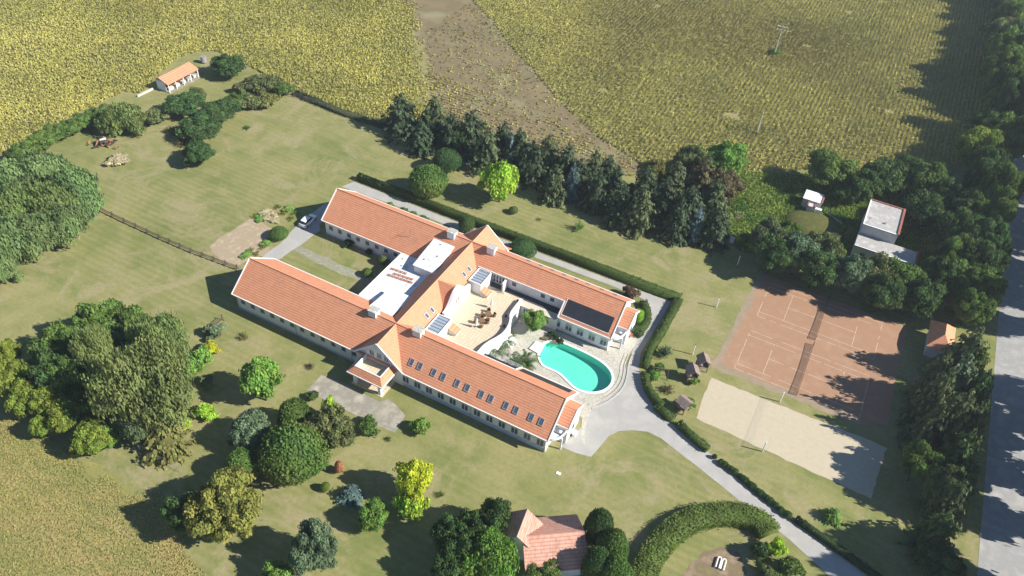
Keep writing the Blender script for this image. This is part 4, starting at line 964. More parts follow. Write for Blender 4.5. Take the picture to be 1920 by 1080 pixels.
T('big', 590,1030, 40, 9.0, 'grey', 'lone grey-green tree near the bottom edge of the garden')
T('oak', 520,1085, 30, 4.0, 'bright', 'bright green bush at the bottom edge beside the grey-green tree')
T('ball', 636,876, 9, 2.8, 'orange', 'narrow rusty orange cypress alone on the lawn', name='cypress', cat='shrub')
T('ball', 610,913, 9, 1.8, 'yg', 'small yellow-green clipped ball on the garden lawn')
T('spruce', 657,927, 19, 2.6, (.09,.14,.13), 'blue spruce in the shadow of the yellow tree')
T('oak', 700,968, 26, 4.8, 'bright', 'round bright green tree below the yellow tree')
T('ovate', 775,902, 40, 8.5, (.33,.37,.03), 'tall vivid yellow-green tree alone in the lower garden')
T('shrub', 770,948, 32, 4.4, 'lime', 'lime green bush at the foot of the vivid yellow-green tree')
T('sparse', 826,927, 9, 1.3, 'mid', 'tiny sapling right of the vivid yellow-green tree')
# round the cottage
TS('oak', '{o} of the dark trees left of the old cottage', 'dark trees by the cottage', [(842,1003,30,7,'dark'),(926,972,30,7.5,'dark'),(885,990,28,7,'dark'),(838,1066,28,6.5,'dark'),(865,1030,30,7,'dark')])
T('willow', 915,1045, 50, 7.5, 'bright', 'bright green drooping tree touching the cottage roof', name='broadleaf_tree')
T('oak', 1020,1078, 34, 3.6, 'mid', 'green bush below the cottage eaves')
TS('dense', '{o} of the dense trees right of the old cottage', 'dense trees by the cottage', [(1122,992,30,8,'dark'),(1146,1030,34,8,'mid'),(1118,1062,30,7.5,'dark'),(1152,1082,34,7.5,'mid')], key=lambda q: q[1], ords=TOP)
# spruce row behind the hotel
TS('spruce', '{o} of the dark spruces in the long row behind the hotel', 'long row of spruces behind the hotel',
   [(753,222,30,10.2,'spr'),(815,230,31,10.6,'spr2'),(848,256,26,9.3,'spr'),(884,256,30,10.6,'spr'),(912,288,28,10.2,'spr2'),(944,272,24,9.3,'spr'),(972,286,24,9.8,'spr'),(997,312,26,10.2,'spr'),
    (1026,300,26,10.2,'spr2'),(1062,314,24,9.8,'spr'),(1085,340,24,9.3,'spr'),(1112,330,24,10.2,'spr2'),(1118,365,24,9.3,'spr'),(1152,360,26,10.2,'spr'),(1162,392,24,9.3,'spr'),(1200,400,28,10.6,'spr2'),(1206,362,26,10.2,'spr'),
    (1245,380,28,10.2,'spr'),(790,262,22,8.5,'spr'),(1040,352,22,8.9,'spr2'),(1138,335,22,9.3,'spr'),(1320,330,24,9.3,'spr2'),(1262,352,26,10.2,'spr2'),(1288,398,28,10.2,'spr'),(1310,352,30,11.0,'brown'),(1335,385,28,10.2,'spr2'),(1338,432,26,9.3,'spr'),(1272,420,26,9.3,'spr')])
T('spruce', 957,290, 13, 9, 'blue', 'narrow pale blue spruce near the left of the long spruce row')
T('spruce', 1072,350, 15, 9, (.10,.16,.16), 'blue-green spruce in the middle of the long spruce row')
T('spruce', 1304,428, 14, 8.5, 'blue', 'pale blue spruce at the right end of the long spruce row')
T('oak', 1225,330, 20, 8, 'olive', 'light olive tree rising behind the spruce row')
T('oak', 862,262, 20, 6, 'dark', 'rounded dark tree between spruces of the long row')
T('oak', 1362,300, 34, 8, 'bright', 'bright green tree at the far right end of the spruce row')
T('oak', 1295,300, 26, 8, 'oliveg', 'olive green tree between the crop and the spruce row')
T('big', 1352,352, 36, 8.5, 'brown', 'brownish green tree at the right end of the spruce row')
T('dense', 803,342, 39, 6.8, 'mid', 'large round bushy tree behind the tiled wing', name='broadleaf_tree', cat='tree')
T('dense', 838,302, 27, 5.5, 'dark', 'smaller round bushy tree behind the large round one', name='broadleaf_tree', cat='tree')
T('ovate', 938,346, 40, 9.5, (.24,.38,.04), 'tall lime green tree in front of the spruce row')
T('ball', 963,394, 9, 1.6, 'oliveg', 'small clipped ball on the lawn below the lime tree')
T('sparse', 1086,424, 13, 3.0, 'fresh', 'young fresh green sapling on the back lawn')
T('sparse', 1011,411, 7, .5, 'olive', 'tiny plant on the back lawn right of the lime tree')
# close to the building
T('dense', 875,421, 17, 3.6, 'dark', 'dark clipped bush by the drive left of the back gable', name='clipped_bush')
T('dense', 980,466, 28, 3.4, 'dark', 'wide dark clipped bush by the drive right of the back gable', name='clipped_bush')
T('shrub', 1182,552, 17, 2.6, 'red', 'dark reddish bush at the end of the far wing')
T('dense', 1197,592, 11, 3.2, 'lime', 'lime green bush against the end of the far wing')
T('shrub', 1190,618, 12, 1.2, 'dark', 'low dark shrub below the lime bush by the far wing')
T('oak', 1003,603, 20, 4.4, 'fresh', 'round green tree in the paved pool court', size=2.1)
for i, (px, py) in enumerate(((1033,627),(1043,633),(1052,640))): T('shrub', px, py, 7, .8, 'vdark', ('left','middle','right')[i]+' dark low shrub under the windows of the pool court', 'low shrubs in the pool court')
T('ball', 688,511, 10, 1.7, 'mid', 'clipped ball shrub in the left courtyard beside the path')
T('ball', 717,487, 10, 2.2, 'oliveg', 'clipped ball shrub against the wall in the left courtyard')
T('shrub', 655,457, 10, 1.4, 'vdark', 'dark shrub against the wall of the left courtyard, the larger one')
T('shrub', 692,473, 7, 1.1, 'vdark', 'dark shrub against the wall of the left courtyard, the smaller one')
T('dense', 522,438, 19, 2.2, 'mid', 'round green bush beside the white car')
T('shrub', 732,384, 7, 1.0, 'fresh', 'light green bush on the verge behind the upper wing')
for i, (px, py) in enumerate(((757,395),(775,402),(795,410))): T('shrub', px, py, 9, .8, 'mid', ('left','middle','right')[i]+' low plant on the verge behind the upper wing', 'verge plants behind the upper wing')
T('frond', 930,655, 30, 2.6, 'grey', 'grey-green palm-like plant below the curved terrace parapet', size=2.6)
T('frond', 948,640, 22, 2.6, 'grey', 'slender grey-green palm plant leaning on the curved parapet', size=2.0)
T('frond', 985,680, 26, 2.4, 'dark', 'dark palm plant between the pool and the lower wing', size=2.7)
T('frond', 915,668, 20, 2.2, 'grey', 'grey-green palm-like plant in the corner by the lower wing roof', size=2.0)
T('sparse', 960,627, 9, 1.2, 'olive', 'small thorny plant at the foot of the terrace wall', size=.9)
# play area
T('sparse', 1247,658, 16, 3.0, 'grey', 'thin grey-green tree inside the corner of the clipped hedge', size=1.9)
T('shrub', 1226,705, 13, 1.6, 'bright', 'bright green bush left of the wooden playhouses')
T('shrub', 1236,690, 12, 1.6, 'mid', 'green bush behind the left of the playhouses')
T('shrub', 1300,712, 12, 1.4, 'fresh', 'fresh green bush at the foot of the wooden playhouses')
T('sparse', 1252,730, 16, 1.8, 'brown', 'brownish bush between the playhouses and the small hut')
T('shrub', 1292,757, 13, 1.8, 'bright', 'bright green bush beside the small wooden hut')
# utility corner
T('oak', 1555,322, 39, 8.5, 'mid', 'round tree at the crop edge behind the pump house')
TS('oak', '{o} of the trees between the crop and the tall white utility block', 'trees behind the utility block', [(1618,352,30,8,'dark'),(1655,335,36,9,'dark'),(1700,332,36,9,'dark'),(1740,345,38,9.5,'mid'),(1590,362,22,6,'dark'),(1735,395,34,9,'dark'),(1775,375,36,9.5,'dark')])
TS('oak', '{o} of the trees in front of the utility block', 'trees in front of the utility block', [(1440,448,30,8,'spr2'),(1475,440,22,6,'mid'),(1450,480,34,8.5,'dark'),(1500,478,36,9,'grey'),(1540,470,34,8.5,'oliveg'),(1530,508,34,8,'dark'),(1595,515,30,8,'grey'),(1640,515,38,8.5,'oliveg'),(1690,525,38,8.5,'mid'),(1655,555,34,7.5,'dark'),(1725,560,34,8,'dark')])
T('shrub', 1565,487, 12, 6.5, 'yg', 'yellow-green crown among the trees in front of the utility block')
# belt along the road
TS('big', '{o} of the trees massed between utility block and road', 'trees beside the utility block',
   [(1845,345,36,12,'dark'),(1820,395,38,11,'dark'),(1855,405,38,12,'mid'),(1800,440,38,11,'dark'),(1845,455,38,12,'dark'),(1790,485,36,10,'mid'),(1840,505,38,11,'dark'),(1800,530,34,9,'mid'),(1845,550,34,9,'mid'),(1815,580,32,8.5,'mid'),(1765,520,30,9,'dark')], key=lambda q: q[1], ords=TOP)

for i, yy in enumerate(range(348, 168, -8)):
    rg = random.Random(i+40); root = T('big', 0, 0, 0, rg.uniform(10,16), rg.choice(['mid','mid','dark','oliveg','dark','yg','spr2']), '%s of the tall trees in the belt along the road' % TOP[i], 'tall trees beside the road', size=rg.uniform(4.0,6.6), base=True)
    root.location = (rg.uniform(30.5,35), yy+rg.uniform(-1.5,1.5), 0)
TS('big', '{o} of the dark trees between the courts and the road', 'trees between the courts and the road',
   [(1800,680,36,13,'spr2','spruce'),(1778,735,38,13.5,'grey','spruce'),(1742,760,28,14,'spr2','spruce'),(1812,760,30,13,'dark','spruce'),(1775,800,36,14,'spr2','spruce'),(1735,815,26,11,'spr2','spruce'),(1722,872,32,7.5,'mid','oak'),(1790,860,32,11,'dark','spruce'),(1765,915,30,9,'oliveg','oak'),(1775,950,28,10,'spr2','spruce'),(1815,705,24,11,'mid','spruce'),(1810,810,28,12,'spr2','spruce'),(1745,720,24,12,'spr2','spruce'),(1800,905,26,9,'dark','spruce'),(1750,1005,30,9,'dark','spruce')], key=lambda q: q[1], ords=TOP)
T('shrub', 1802,950, 18, 2.5, 'gold', 'golden bush between the dark trees and the road')
T('shrub', 1790,1062, 18, 2.2, 'yg', 'yellow-green bush beside the road near the bottom edge')
T('oak', 1765,1060, 34, 6, 'dark', 'dark tree beside the road near the bottom edge')
T('spruce', 1562,967, 15, 2.4, 'fresh', 'young spruce alone on the grass beside the drive')
# trees on the far side of the road, their shade lies on it
for i, yy in enumerate([q for q in range(42, 370, 7) if q not in (133, 140, 91)]):
    rg = random.Random(i); root = T('big', 0, 0, 0, rg.uniform(22,26), 'mid', 'tall tree on the far side of the road beyond the right edge', 'trees beyond the road', size=rg.uniform(5.0,6.0), base=True)
    root.location = (rg.uniform(51.5,53.5), yy+rg.uniform(-2,2), 0)
# lower right
T('shrub', 1425,1035, 20, 3.0, 'dark', 'dark shrub inside the curved hedge')
T('shrub', 1455,1030, 18, 3.0, 'lime', 'lime green shrub between the curved hedge and the drive')
T('shrub', 1480,1066, 26, 2.6, 'mid', 'spreading green shrub at the bottom edge by the drive')
T('shrub', 1440,1078, 20, 2.0, 'oliveg', 'low olive shrub at the bottom edge inside the curved hedge')
# wall climbers and garden bed plants
for i, (px, py) in enumerate(((478,404),(497,398),(520,388),(540,392),(552,400),(500,410),(470,470),(462,478),(490,462),(510,400),(530,398),(488,410),(545,410),(515,412),(480,474),(500,455))): T('shrub' if i % 2 else 'sparse', px, py, 9, .6, ('yg','beige','olive','fresh')[i % 4], 'low leafy plant in the bare garden bed near the white car', 'plants in the garden bed', size=1.2)

# hedges: clipped boxes along a line
def hedge(name, line, w, h, col, label, group=None, closed=False, dens=26, leaf=.20, cat='hedge', rough=.06, ext=.12):
    rng = np.random.default_rng(len(label)*7+int(w*10)); P = [Vector((p[0], p[1], 0)) for p in line]
    c = P[0].copy(); root_loc = c.copy(); m = MB(); VV = []; FF = []; CC_ = []; o = 0
    S_ = []
    for i in range(len(P)):
        d0 = (P[i]-P[i-1]).normalized() if i > 0 else (P[1]-P[0]).normalized(); d1 = (P[i+1]-P[i]).normalized() if i < len(P)-1 else d0
        t = (d0+d1).normalized(); sd = Vector((-t.y, t.x, 0)); S_.append(sd/max(.6, sd.dot(Vector((-d1.y, d1.x, 0)))))
    for i in range(len(P)-1):
        a, b, sa, sb = [np.array(q) for q in (P[i]-c, P[i+1]-c, S_[i], S_[i+1])]; L = np.linalg.norm(b-a); e0 = ext/L if i == 0 else 0; e1 = ext/L if i == len(P)-2 else 0
        n = int((L+(e0+e1)*L)*dens*(w+2*h)/2)+1; u = rng.uniform(-e0, 1+e1, n)[:,None]; face = rng.random(n)*(w+2*h); top = face < w; lf = (face >= w) & (face < w+h)
        off = np.where(top, face-w/2, np.where(lf, -w/2, w/2)); z = np.where(top, h, np.where(lf, face-w, face-w-h)); sv_ = sa*(1-u)+sb*u
        C = a*(1-u)+b*u+sv_*off[:,None]; C[:,2] = z-.10*(np.abs(off) > w*.42)*top; N = np.where(top[:,None], np.array([0,0,1.]), np.where(lf[:,None], -sv_, sv_)); C += rng.normal(0, rough, (n,3)); C[:,2] = np.maximum(C[:,2], .03)
        V, Fq = leaves(C, N+rng.normal(0,.45,(n,3)), leaf*rng.uniform(.6,1.3,n), .8, rng=rng); VV.append(V); FF.append(Fq+o); o += len(V)
        W = C+np.array(root_loc); CC_.append(rnd_col(n, rng, 4, .1, .9, .5+.22*np.sin(W[:,0]*1.1+np.sin(W[:,1]*.9)*2)+.22*np.sin(W[:,1]*1.7+W[:,0]*.6)))
        k = w*.45; q = [a-sa*k, b-sb*k, b+sb*k, a+sa*k]; bv = np.array([[p[0],p[1],0] for p in q]+[[p[0],p[1],h*.94] for p in q]); bf = [[4,5,6,7],[0,1,5,4],[2,3,7,6]]
        if i == 0: bf.append([3,0,4,7])
        if i == len(P)-2: bf.append([1,2,6,5])
        VV.append(bv); FF.append(np.array(bf)+o); o += 8; CC_.append(np.tile([.3,.5,.3], (8,1)))
    me = np_mesh(name, np.vstack(VV), np.vstack(FF), M['leaf'], np.vstack(CC_)); ob = bpy.data.objects.new(name, me); COL.objects.link(ob); ob.location = root_loc
    ob.color = (*G[col], 1) if isinstance(col, str) else (*col, 1); return tag(ob, label, cat, group)
hw = world([(672,336),(860,409),(1085,493),(1274,565)])
hedge('clipped_hedge', hw, 1.35, 1.55, 'mid', 'long straight clipped hedge along the back drive')
hedge('clipped_hedge', world([(1272,567),(1240,625),(1215,665),(1208,692)]), 1.5, 1.35, 'mid', 'clipped hedge running down from the drive corner to the play area')
hedge('clipped_hedge', smooth_poly(world([(1208,704),(1212,730),(1226,752),(1240,765)]), 1, False), 1.3, 1.2, 'mid', 'curved clipped hedge beside the play area')
hedge('clipped_hedge', world([(1228,765),(1260,789)]), 1.2, 1.1, 'mid', 'short clipped hedge below the small wooden hut')
hedge('clipped_hedge', world([(1270,797),(1292,818),(1326,846)]), 1.2, 1.1, 'mid', 'clipped hedge along the drive below the sand court')
hedge('clipped_hedge', smooth_poly(world([(1205,570),(1213,588),(1213,605),(1204,618),(1196,622)]), 1, False), 1.5, 1.0, 'mid', 'crescent clipped hedge round the end of the far wing', dens=34)
hedge('clipped_hedge', world([(1193,632),(1203,626)]), 1.1, .8, 'dark', 'small block of hedge between the crescent hedge and the planters')
line_ = smooth_poly(world([(1200,1100),(1212,1062),(1240,1020),(1275,990),(1310,975),(1350,968),(1395,972),(1425,985),(1440,1005)]), 3, False)
hedge('overgrown_hedge', line_, 3.4, 1.7, (.145,.21,.042), 'wide overgrown hedge curving round the lower right garden', dens=85, leaf=.20, rough=.13)
# small bushes along the drive
bl = []
for seg, n in ((((1340,856),(1343,858)),1),(((1352,866),(1378,884)),5),(((1388,892),(1412,912)),6),(((1416,916),(1455,947)),8),(((1464,956),(1478,965)),4)):
    for i in range(n): t_ = i/max(1, n-1); bl.append((seg[0][0]*(1-t_)+seg[1][0]*t_, seg[0][1]*(1-t_)+seg[1][1]*t_))
for i, (px, py) in enumerate(bl): T('ball', px, py, 5.5, .95, 'dark', 'small dark clipped bush in the broken row along the drive', 'small bushes along the drive', size=.44+.1*((i*7) % 3))
hedge('low_hedge', world([(1490,975),(1530,1003),(1575,1035),(1640,1082),(1700,1125)]), .9, .9, 'dark', 'low dark hedge along the lower end of the drive')

# crops and tall grass
def inside(poly, X, Y):
    r = np.zeros(len(X), bool); n = len(poly)
    for i in range(n):
        x0, y0 = poly[i]; x1, y1 = poly[(i+1) % n]
        if y0 == y1: continue
        c = ((y0 > Y) != (y1 > Y)) & (X < (x1-x0)*(Y-y0)/(y1-y0)+x0); r ^= c
    return r
def valnoise(X, Y, sc, seed):
    r = np.random.default_rng(seed); g_ = r.random((64,64)); x = X/sc; y = Y/sc; xi = np.floor(x).astype(int); yi = np.floor(y).astype(int); fx = x-xi; fy = y-yi
    fx = fx*fx*(3-2*fx); fy = fy*fy*(3-2*fy); a = g_[xi % 64, yi % 64]; b = g_[(xi+1) % 64, yi % 64]; c = g_[xi % 64, (yi+1) % 64]; d = g_[(xi+1) % 64, (yi+1) % 64]
    return (a*(1-fx)+b*fx)*(1-fy)+(c*(1-fx)+d*fx)*fy
def tufts(name, X, Y, hgt, width, colr, nq, label, seed, lean=.5, mat='plant', wind=(0,0)):
    rng = np.random.default_rng(seed); n = len(X); VV = []; CC_ = []
    for k in range(nq):
        a = rng.uniform(0, 2*math.pi, n); h = hgt*rng.uniform(.7,1.15,n); w = width*rng.uniform(.7,1.3,n); ln_ = rng.uniform(.1,lean,n)*h; b = rng.uniform(0, 2*math.pi, n)
        cx = X+rng.normal(0,.08,n); cy = Y+rng.normal(0,.08,n); dx = np.cos(a)*w/2; dy = np.sin(a)*w/2; lx = np.cos(b)*ln_+wind[0]*h; ly = np.sin(b)*ln_+wind[1]*h
        z0 = np.full(n, .02) if nq < 3 or k == 0 else h*rng.uniform(.25,.6,n)
        V = np.stack([np.stack([cx-dx*.6,cy-dy*.6,z0],1), np.stack([cx+dx*.6,cy+dy*.6,z0],1), np.stack([cx+dx+lx,cy+dy+ly,h*rng.uniform(.85,1,n)],1), np.stack([cx-dx+lx,cy-dy+ly,h],1)],1).reshape(-1,3)
        VV.append(V); c = colr*rng.uniform(.92,1.08,(n,1)); CC_.append(np.repeat(c,4,0))
    V = np.vstack(VV); me = np_mesh(name, V, np.arange(len(V)).reshape(-1,4), M[mat], np.vstack(CC_)); ob = bpy.data.objects.new(name, me); COL.objects.link(ob)
    tag(ob, label, 'crop' if mat == 'plant' else 'grass', None, 'stuff'); return ob
def grid(x0, x1, y0, y1, sx_, sy_, seed):
    rng = np.random.default_rng(seed); a, b = np.meshgrid(np.arange(x0,x1,sx_), np.arange(y0,y1,sy_), indexing='ij'); a = a.ravel(); b = b.ravel(); return a+rng.normal(0,.10,len(a)), b+rng.normal(0,.12,len(b)), rng
def visible(X, Y, mrg=60):
    P = np.stack([X, Y, np.full(len(X), -CAM_H)], 1); z = P@np.array(fwd); px = 960+F_PX*(P@np.array(right))/z; py = 540-F_PX*(P@np.array(up))/z
    return (z > 0) & (px > -mrg) & (px < 1920+mrg) & (py > -mrg) & (py < 1080+mrg)
YEL = np.array([.47,.43,.12]); GRN = np.array([.29,.31,.09]); BRN = np.array([.33,.28,.13])
def cropcol(X, Y, rng, s1):
    v = valnoise(X+500, Y+500, 14, s1)*.5+valnoise(X+500, Y+500, 4, s1+1)*.3+rng.random(len(X))*.35; v = v[:,None]
    r = rng.random((len(X),1)); s_ = np.clip(.15+.75*v+.55*(r-.5), 0, 1); c = GRN*(1-s_)+YEL*s_; c = np.where(rng.random((len(X),1)) < .14, c*.35+BRN*.65, c); big = valnoise(X+700, Y+700, 45, s1+5)[:,None]; c = c*(1-.35*(big > .62)*(big-.62)/.38)+np.array([.05,.0,.0])*np.clip(big-.6,0,1); return c*(.80+.44*v)*(1.14-.22*big)
big_soil = [tuple(p) for p in soil]
# rows running away from the hotel in the right hand field, cross rows on the headlands
X, Y, rng = grid(-135, 36, 145, 345, 1.10, .26, 1)
k = inside(big_soil, X, Y) & ~inside(swath, X, Y) & visible(X, Y)
hx = np.array([at(880,-5).x, at(1225,325).x]); hy = np.array([at(880,-5).y, at(1225,325).y])
sideR = X > np.interp(Y, [hy[1], hy[0]], [hx[1], hx[0]])-16
k &= sideR & (rng.random(len(X)) < .93)
kk = k & (valnoise(X+300, Y+300, 7, 9) > .06)
tufts('sunflower_crop', X[kk], Y[kk], .62, .36, cropcol(X[kk], Y[kk], rng, 20), 3, 'tall yellowing crop planted in rows in the right hand field', 5)
X, Y, rng = grid(-255, -30, 60, 345, .50, .42, 2)
hgap = np.interp(Y, [hy[1], hy[0]], [hx[1], hx[0]])-16
wx = (valnoise(X+900, Y+900, 11, 71)-.5)*9+rng.normal(0,2.2,len(X)); wy = (valnoise(X+900, Y+900, 9, 72)-.5)*8+rng.normal(0,2.0,len(X))
k = inside(big_soil, X, Y) & ~inside(swath, X+wx, Y+wy) & visible(X, Y) & (X <= hgap) & ~(inside(swath, X, Y) & (X > hgap-10)); k &= (valnoise(X+300, Y+300, 9, 4)*.6+rng.random(len(X))*.5 > .24)
tufts('sunflower_crop', X[k], Y[k], .62, .32, cropcol(X[k], Y[k], rng, 40), 3, 'tall yellowing crop in the field behind the lawns on the left', 6)
X, Y, rng = grid(-120, 10, 130, 345, .38, 1.15, 3)
k = inside(swath, X, Y) & visible(X, Y); dd = valnoise(X+200, Y+200, 6, 8)*.5+valnoise(X+200, Y+200, 20, 18)*.5; lowr = inside(world([(775,110),(850,150),(960,190),(1060,235),(1150,290),(1225,325),(1000,335),(850,270)]), X, Y); k &= (rng.random(len(X)) < np.where(lowr, .34, .12)+np.where(lowr, 1.0, .5)*np.clip(dd-.40, 0, 1))
tufts('stunted_crop', X[k], Y[k], .5, .34, cropcol(X[k], Y[k], rng, 50)*.95, 2, 'sparse stunted crop on the brown strip between the fields', 7)
# tall dry grass of the meadow
X, Y, rng = grid(-160, -35, -10, 75, .33, .33, 4)
k = inside(meadow, X+(valnoise(X+80,Y+80,3,91)-.5)*5+rng.normal(0,.5,len(X)), Y+(valnoise(X+80,Y+80,3,92)-.5)*5+rng.normal(0,.5,len(X))) & visible(X, Y, 80)
X, Y = X[k], Y[k]; ua, ub = X*.8+Y*.6, -X*.6+Y*.8; v = valnoise(X+400, Y+400, 9, 30)*.4+valnoise(ua+400, ub*5+900, 5, 31)*.6; w2_ = valnoise(X+400, Y+400, 12, 33)*.6+valnoise(ua+300, ub*4+900, 6, 35)*.4
sv1 = np.clip((v-.30)*3.2, 0, 1)[:,None]; sv2 = np.clip((w2_-.55)*3, 0, 1)[:,None]; cg = np.array([.33,.34,.11])*(1-sv1)+np.array([.46,.38,.14])*sv1; cg = cg*(1-sv2)+np.array([.49,.36,.18])*sv2
tufts('tall_grass', X, Y, .20, .17, cg*(.94+.12*rng.random((len(X),1))), 3, 'tall dry grass of the unmown meadow at the lower left', 8, 1.1, 'grassblade', (.35,.25))
# rough green growth round the pump house
X, Y, rng = grid(-25, 40, 135, 180, .33, .33, 5)
k = inside(wild, X, Y) & (rng.random(len(X)) < .8); X, Y = X[k], Y[k]; v = valnoise(X+400, Y+400, 4, 60)
tufts('rough_grass', X, Y, .5, .26, np.where((v > .5)[:,None], np.array([.25,.33,.07]), np.array([.14,.24,.045]))*(.8+.4*rng.random((len(X),1))), 2, 'rough green growth round the pump house', 9, .9, 'grassblade')
# mound beside the pump house
c = at(1525,425); mm = MB().lathe([(6.8,0),(6.0,.55),(4.6,1.05),(2.6,1.35),(.4,1.45)], 28); mo = mm.build('grass_mound', plain('mound_grass', (.13,.13,.045), (.09,.10,.03), .6, 1, .05, c2=(.16,.13,.06), bs=.06), smooth=True)
mo.location = (c.x, c.y, 0); mo.scale = (1,.8,1); tag(mo, 'low round mound of dry grass beside the pump house', 'mound')

# ------------------------------------------------------------------ small buildings
def local(o, c): return o
# open shed by the crop
c = Vector((-155.6, 124.3, 0)); r = empty('open_shed', c, 0, 'long open shed with orange tiled roof at the corner of the crop', 'shed')
f = MB(); f.plate([(2.3,-5.2,2.3),(2.3,5.2,2.3),(-.7,5.2,3.5),(-.7,-5.2,3.5)], .12).plate([(-2.1,-5.2,2.7),(-2.1,5.2,2.7),(-.7,5.2,3.5),(-.7,-5.2,3.5)], .12); f.build('roof', M['tiley'], r)
MB().box(-2.0,-1.85,-5.0,5.0,0,2.6).box(-1.85,1.0,-5.05,-4.9,0,2.6).build('wall', M['white'], r)
for yy in (-4.9,-2.5,0,2.4,4.9): MB().box(1.85,2.05,yy-.1,yy+.1,0,2.35).build('post', M['white'], r)
MB().box(-2.0,2.5,-5.2,5.2,0,.06).build('floor', M['pad'], r)
for k in range(5): MB().box(.6,1.4,-4.2+k*2.0,-2.9+k*2.0,.06,.8).build('counter', M['stone'], r)
c = at(383,118); r = empty('water_tank', c, 0, 'small grey tank standing beside the open shed', 'tank'); MB().cyl((0,0,.3),(0,0,1.9),.75,n=16).build('tank', M['metal'], r)
for a in range(4): MB().box(.5*math.cos(a*1.57+.78)-.06,.5*math.cos(a*1.57+.78)+.06,.5*math.sin(a*1.57+.78)-.06,.5*math.sin(a*1.57+.78)+.06,0,.3).build('leg', M['wood'], r)
a = at(258,182); b = at(287,168); mm = MB().bar((0,0,.25), b-a+Vector((0,0,.25)), .3, .5); o = mm.build('low_wall', M['stone']); o.location = a; tag(o, 'short low pale wall beside the open shed', 'wall')
# scrap pile
c = at(195,270); r = empty('scrap_pile', c, .3, 'pile of dark scrap with a white board on top on the upper left lawn', 'scrap pile'); R_ = random.Random(9)
for nm, mat, k in (('scrap', 'junk', 26), ('plank', 'wood', 14), ('brick_heap', 'terracotta', 12)):
    mm = MB()
    for i in range(k):
        x, y = R_.gauss(0,1.5), R_.gauss(0,.9); a = R_.uniform(0,3.14); L = R_.uniform(.4,1.3); z = R_.uniform(.1,.9)*math.exp(-(x*x+y*y)/4)
        mm.bar((x-L*math.cos(a)/2,y-L*math.sin(a)/2,z+.1),(x+L*math.cos(a)/2,y+L*math.sin(a)/2,z+R_.uniform(0,.4)+.1), R_.uniform(.15,.5), R_.uniform(.1,.4))
    mm.build(nm, M[mat], r)
MB().bar((-.6,-.2,1.1),(.5,.5,1.25),.7,.06).build('board', M['trim'], r)
for px, py, lab in ((191,255,'thin wooden pole standing behind the scrap pile'),): 
    c = at(px,py); r = empty('wooden_pole', c, 0, lab, 'pole'); MB().cyl((0,0,0),(0,0,4.2),.07,.05).build('pole', M['pole'], r); MB().bar((-.4,0,3.8),(.4,0,3.8),.06).build('crossarm', M['pole'], r)
c = at(18,312); mm = MB().box(-1.1,1.1,-.6,.6,0,.7); o = mm.build('stone_block', M['stone']); o.location = c; bevel(o,.12,2); tag(o, 'pale stone block by the left edge under the hedge line', 'block')
# utility buildings
r = empty('utility_block', (13.5,156.4,0), 0, 'tall white flat-roofed utility block with brick coping', 'utility building')
MB().box(-3.5,3.5,-5.0,5.1,0,5.8).build('wall', M['greywall'], r); MB().box(-3.6,3.6,-5.1,5.2,5.802,6.0).build('roof', M['oldroof'], r)
MB().box(3.25,3.7,-5.15,5.25,6.002,6.25).box(-3.65,3.25,4.95,5.25,6.002,6.2).build('coping', M['brickcap'], r); MB().box(-3.65,-3.4,-5.15,4.95,6.002,6.12).box(-3.4,3.25,-5.15,-4.9,6.002,6.10).build('edge', M['trim'], r)
MB().box(-3.56,-3.502,-1,0,0,2.1).build('door', M['greyframe'], r)
am = MB(); am.bar((.5,3.8,6),(.5,3.8,8.0),.06); am.bar((-2.8,-3.9,6),(-2.8,-3.9,7.4),.05); am.bar((-3.2,-3.9,7.0),(-2.4,-3.9,7.0),.05).bar((-3.2,-3.9,7.3),(-2.4,-3.9,7.3),.05); am.build('antenna', M['greyframe'], r)
MB().box(.2,.6,-2.6,-2.2,6.0,6.3).build('vent', M['metal'], r)
r = empty('utility_annex', (15.9,149.2,0), 0, 'lower white flat-roofed annex in front of the tall utility block', 'utility building')
MB().box(-6.0,6.0,-2.6,2.1,0,3.4).build('wall', M['greywall'], r); MB().box(-6.1,6.1,-2.7,2.1,3.402,3.6).build('roof', M['oldroof'], r)
MB().box(5.75,6.15,-2.75,2.4,3.602,3.85).build('coping', M['brickcap'], r); MB().box(-6.15,5.75,-2.75,-2.55,3.602,3.68).build('edge', M['trim'], r)
for x in (-4,-1.5,1,3.5): 
    wn2 = MB().box(x-.5,x+.5,-2.66,-2.602,1.2,2.3).build('window', M['greyframe'], r); MB().box(x-.42,x+.42,-2.69,-2.662,1.28,2.22).build('pane', M['glass'], wn2)
r = empty('pump_house', (-1.3,161.2,0), 0, 'small white pump house with brick edged flat roof on the mound', 'pump house')
MB().box(-2.0,2.1,-1.8,1.9,0,2.4).build('wall', M['greywall'], r); MB().box(-2.1,2.2,-1.9,2.0,2.402,2.55).build('roof', M['trim'], r); MB().box(1.9,2.25,-1.95,2.05,2.552,2.7).build('coping', M['brickcap'], r)
MB().box(-.6,1.0,-3.4,-1.8,0,2.0).build('entrance', M['greywall'], r); MB().box(-.7,-.4,-3.5,-1.9,2.002,2.2).box(.8,1.1,-3.5,-1.9,2.002,2.2).build('entrance_coping', M['brickcap'], r); MB().box(1.2,2.6,-3.0,-2.2,0,1.5).build('cabinet', M['trim'], r)
a = at(1548,400); b = at(1578,421); o = MB().bar((0,0,.2), b-a+Vector((0,0,.2)), .25, .4).build('retaining_wall', M['stone']); o.location = a; tag(o, 'thin pale retaining wall beside the mound', 'wall')
c = at(1371,454); r = empty('electrical_cabinet', c, .2, 'small pale cabinet in the shade by the rough grass', 'cabinet'); MB().box(-.45,.45,-.35,.35,0,1.1).build('cabinet', M['trim'], r); MB().box(-.5,.5,-.4,.4,1.102,1.2).build('lid', M['metal'], r)
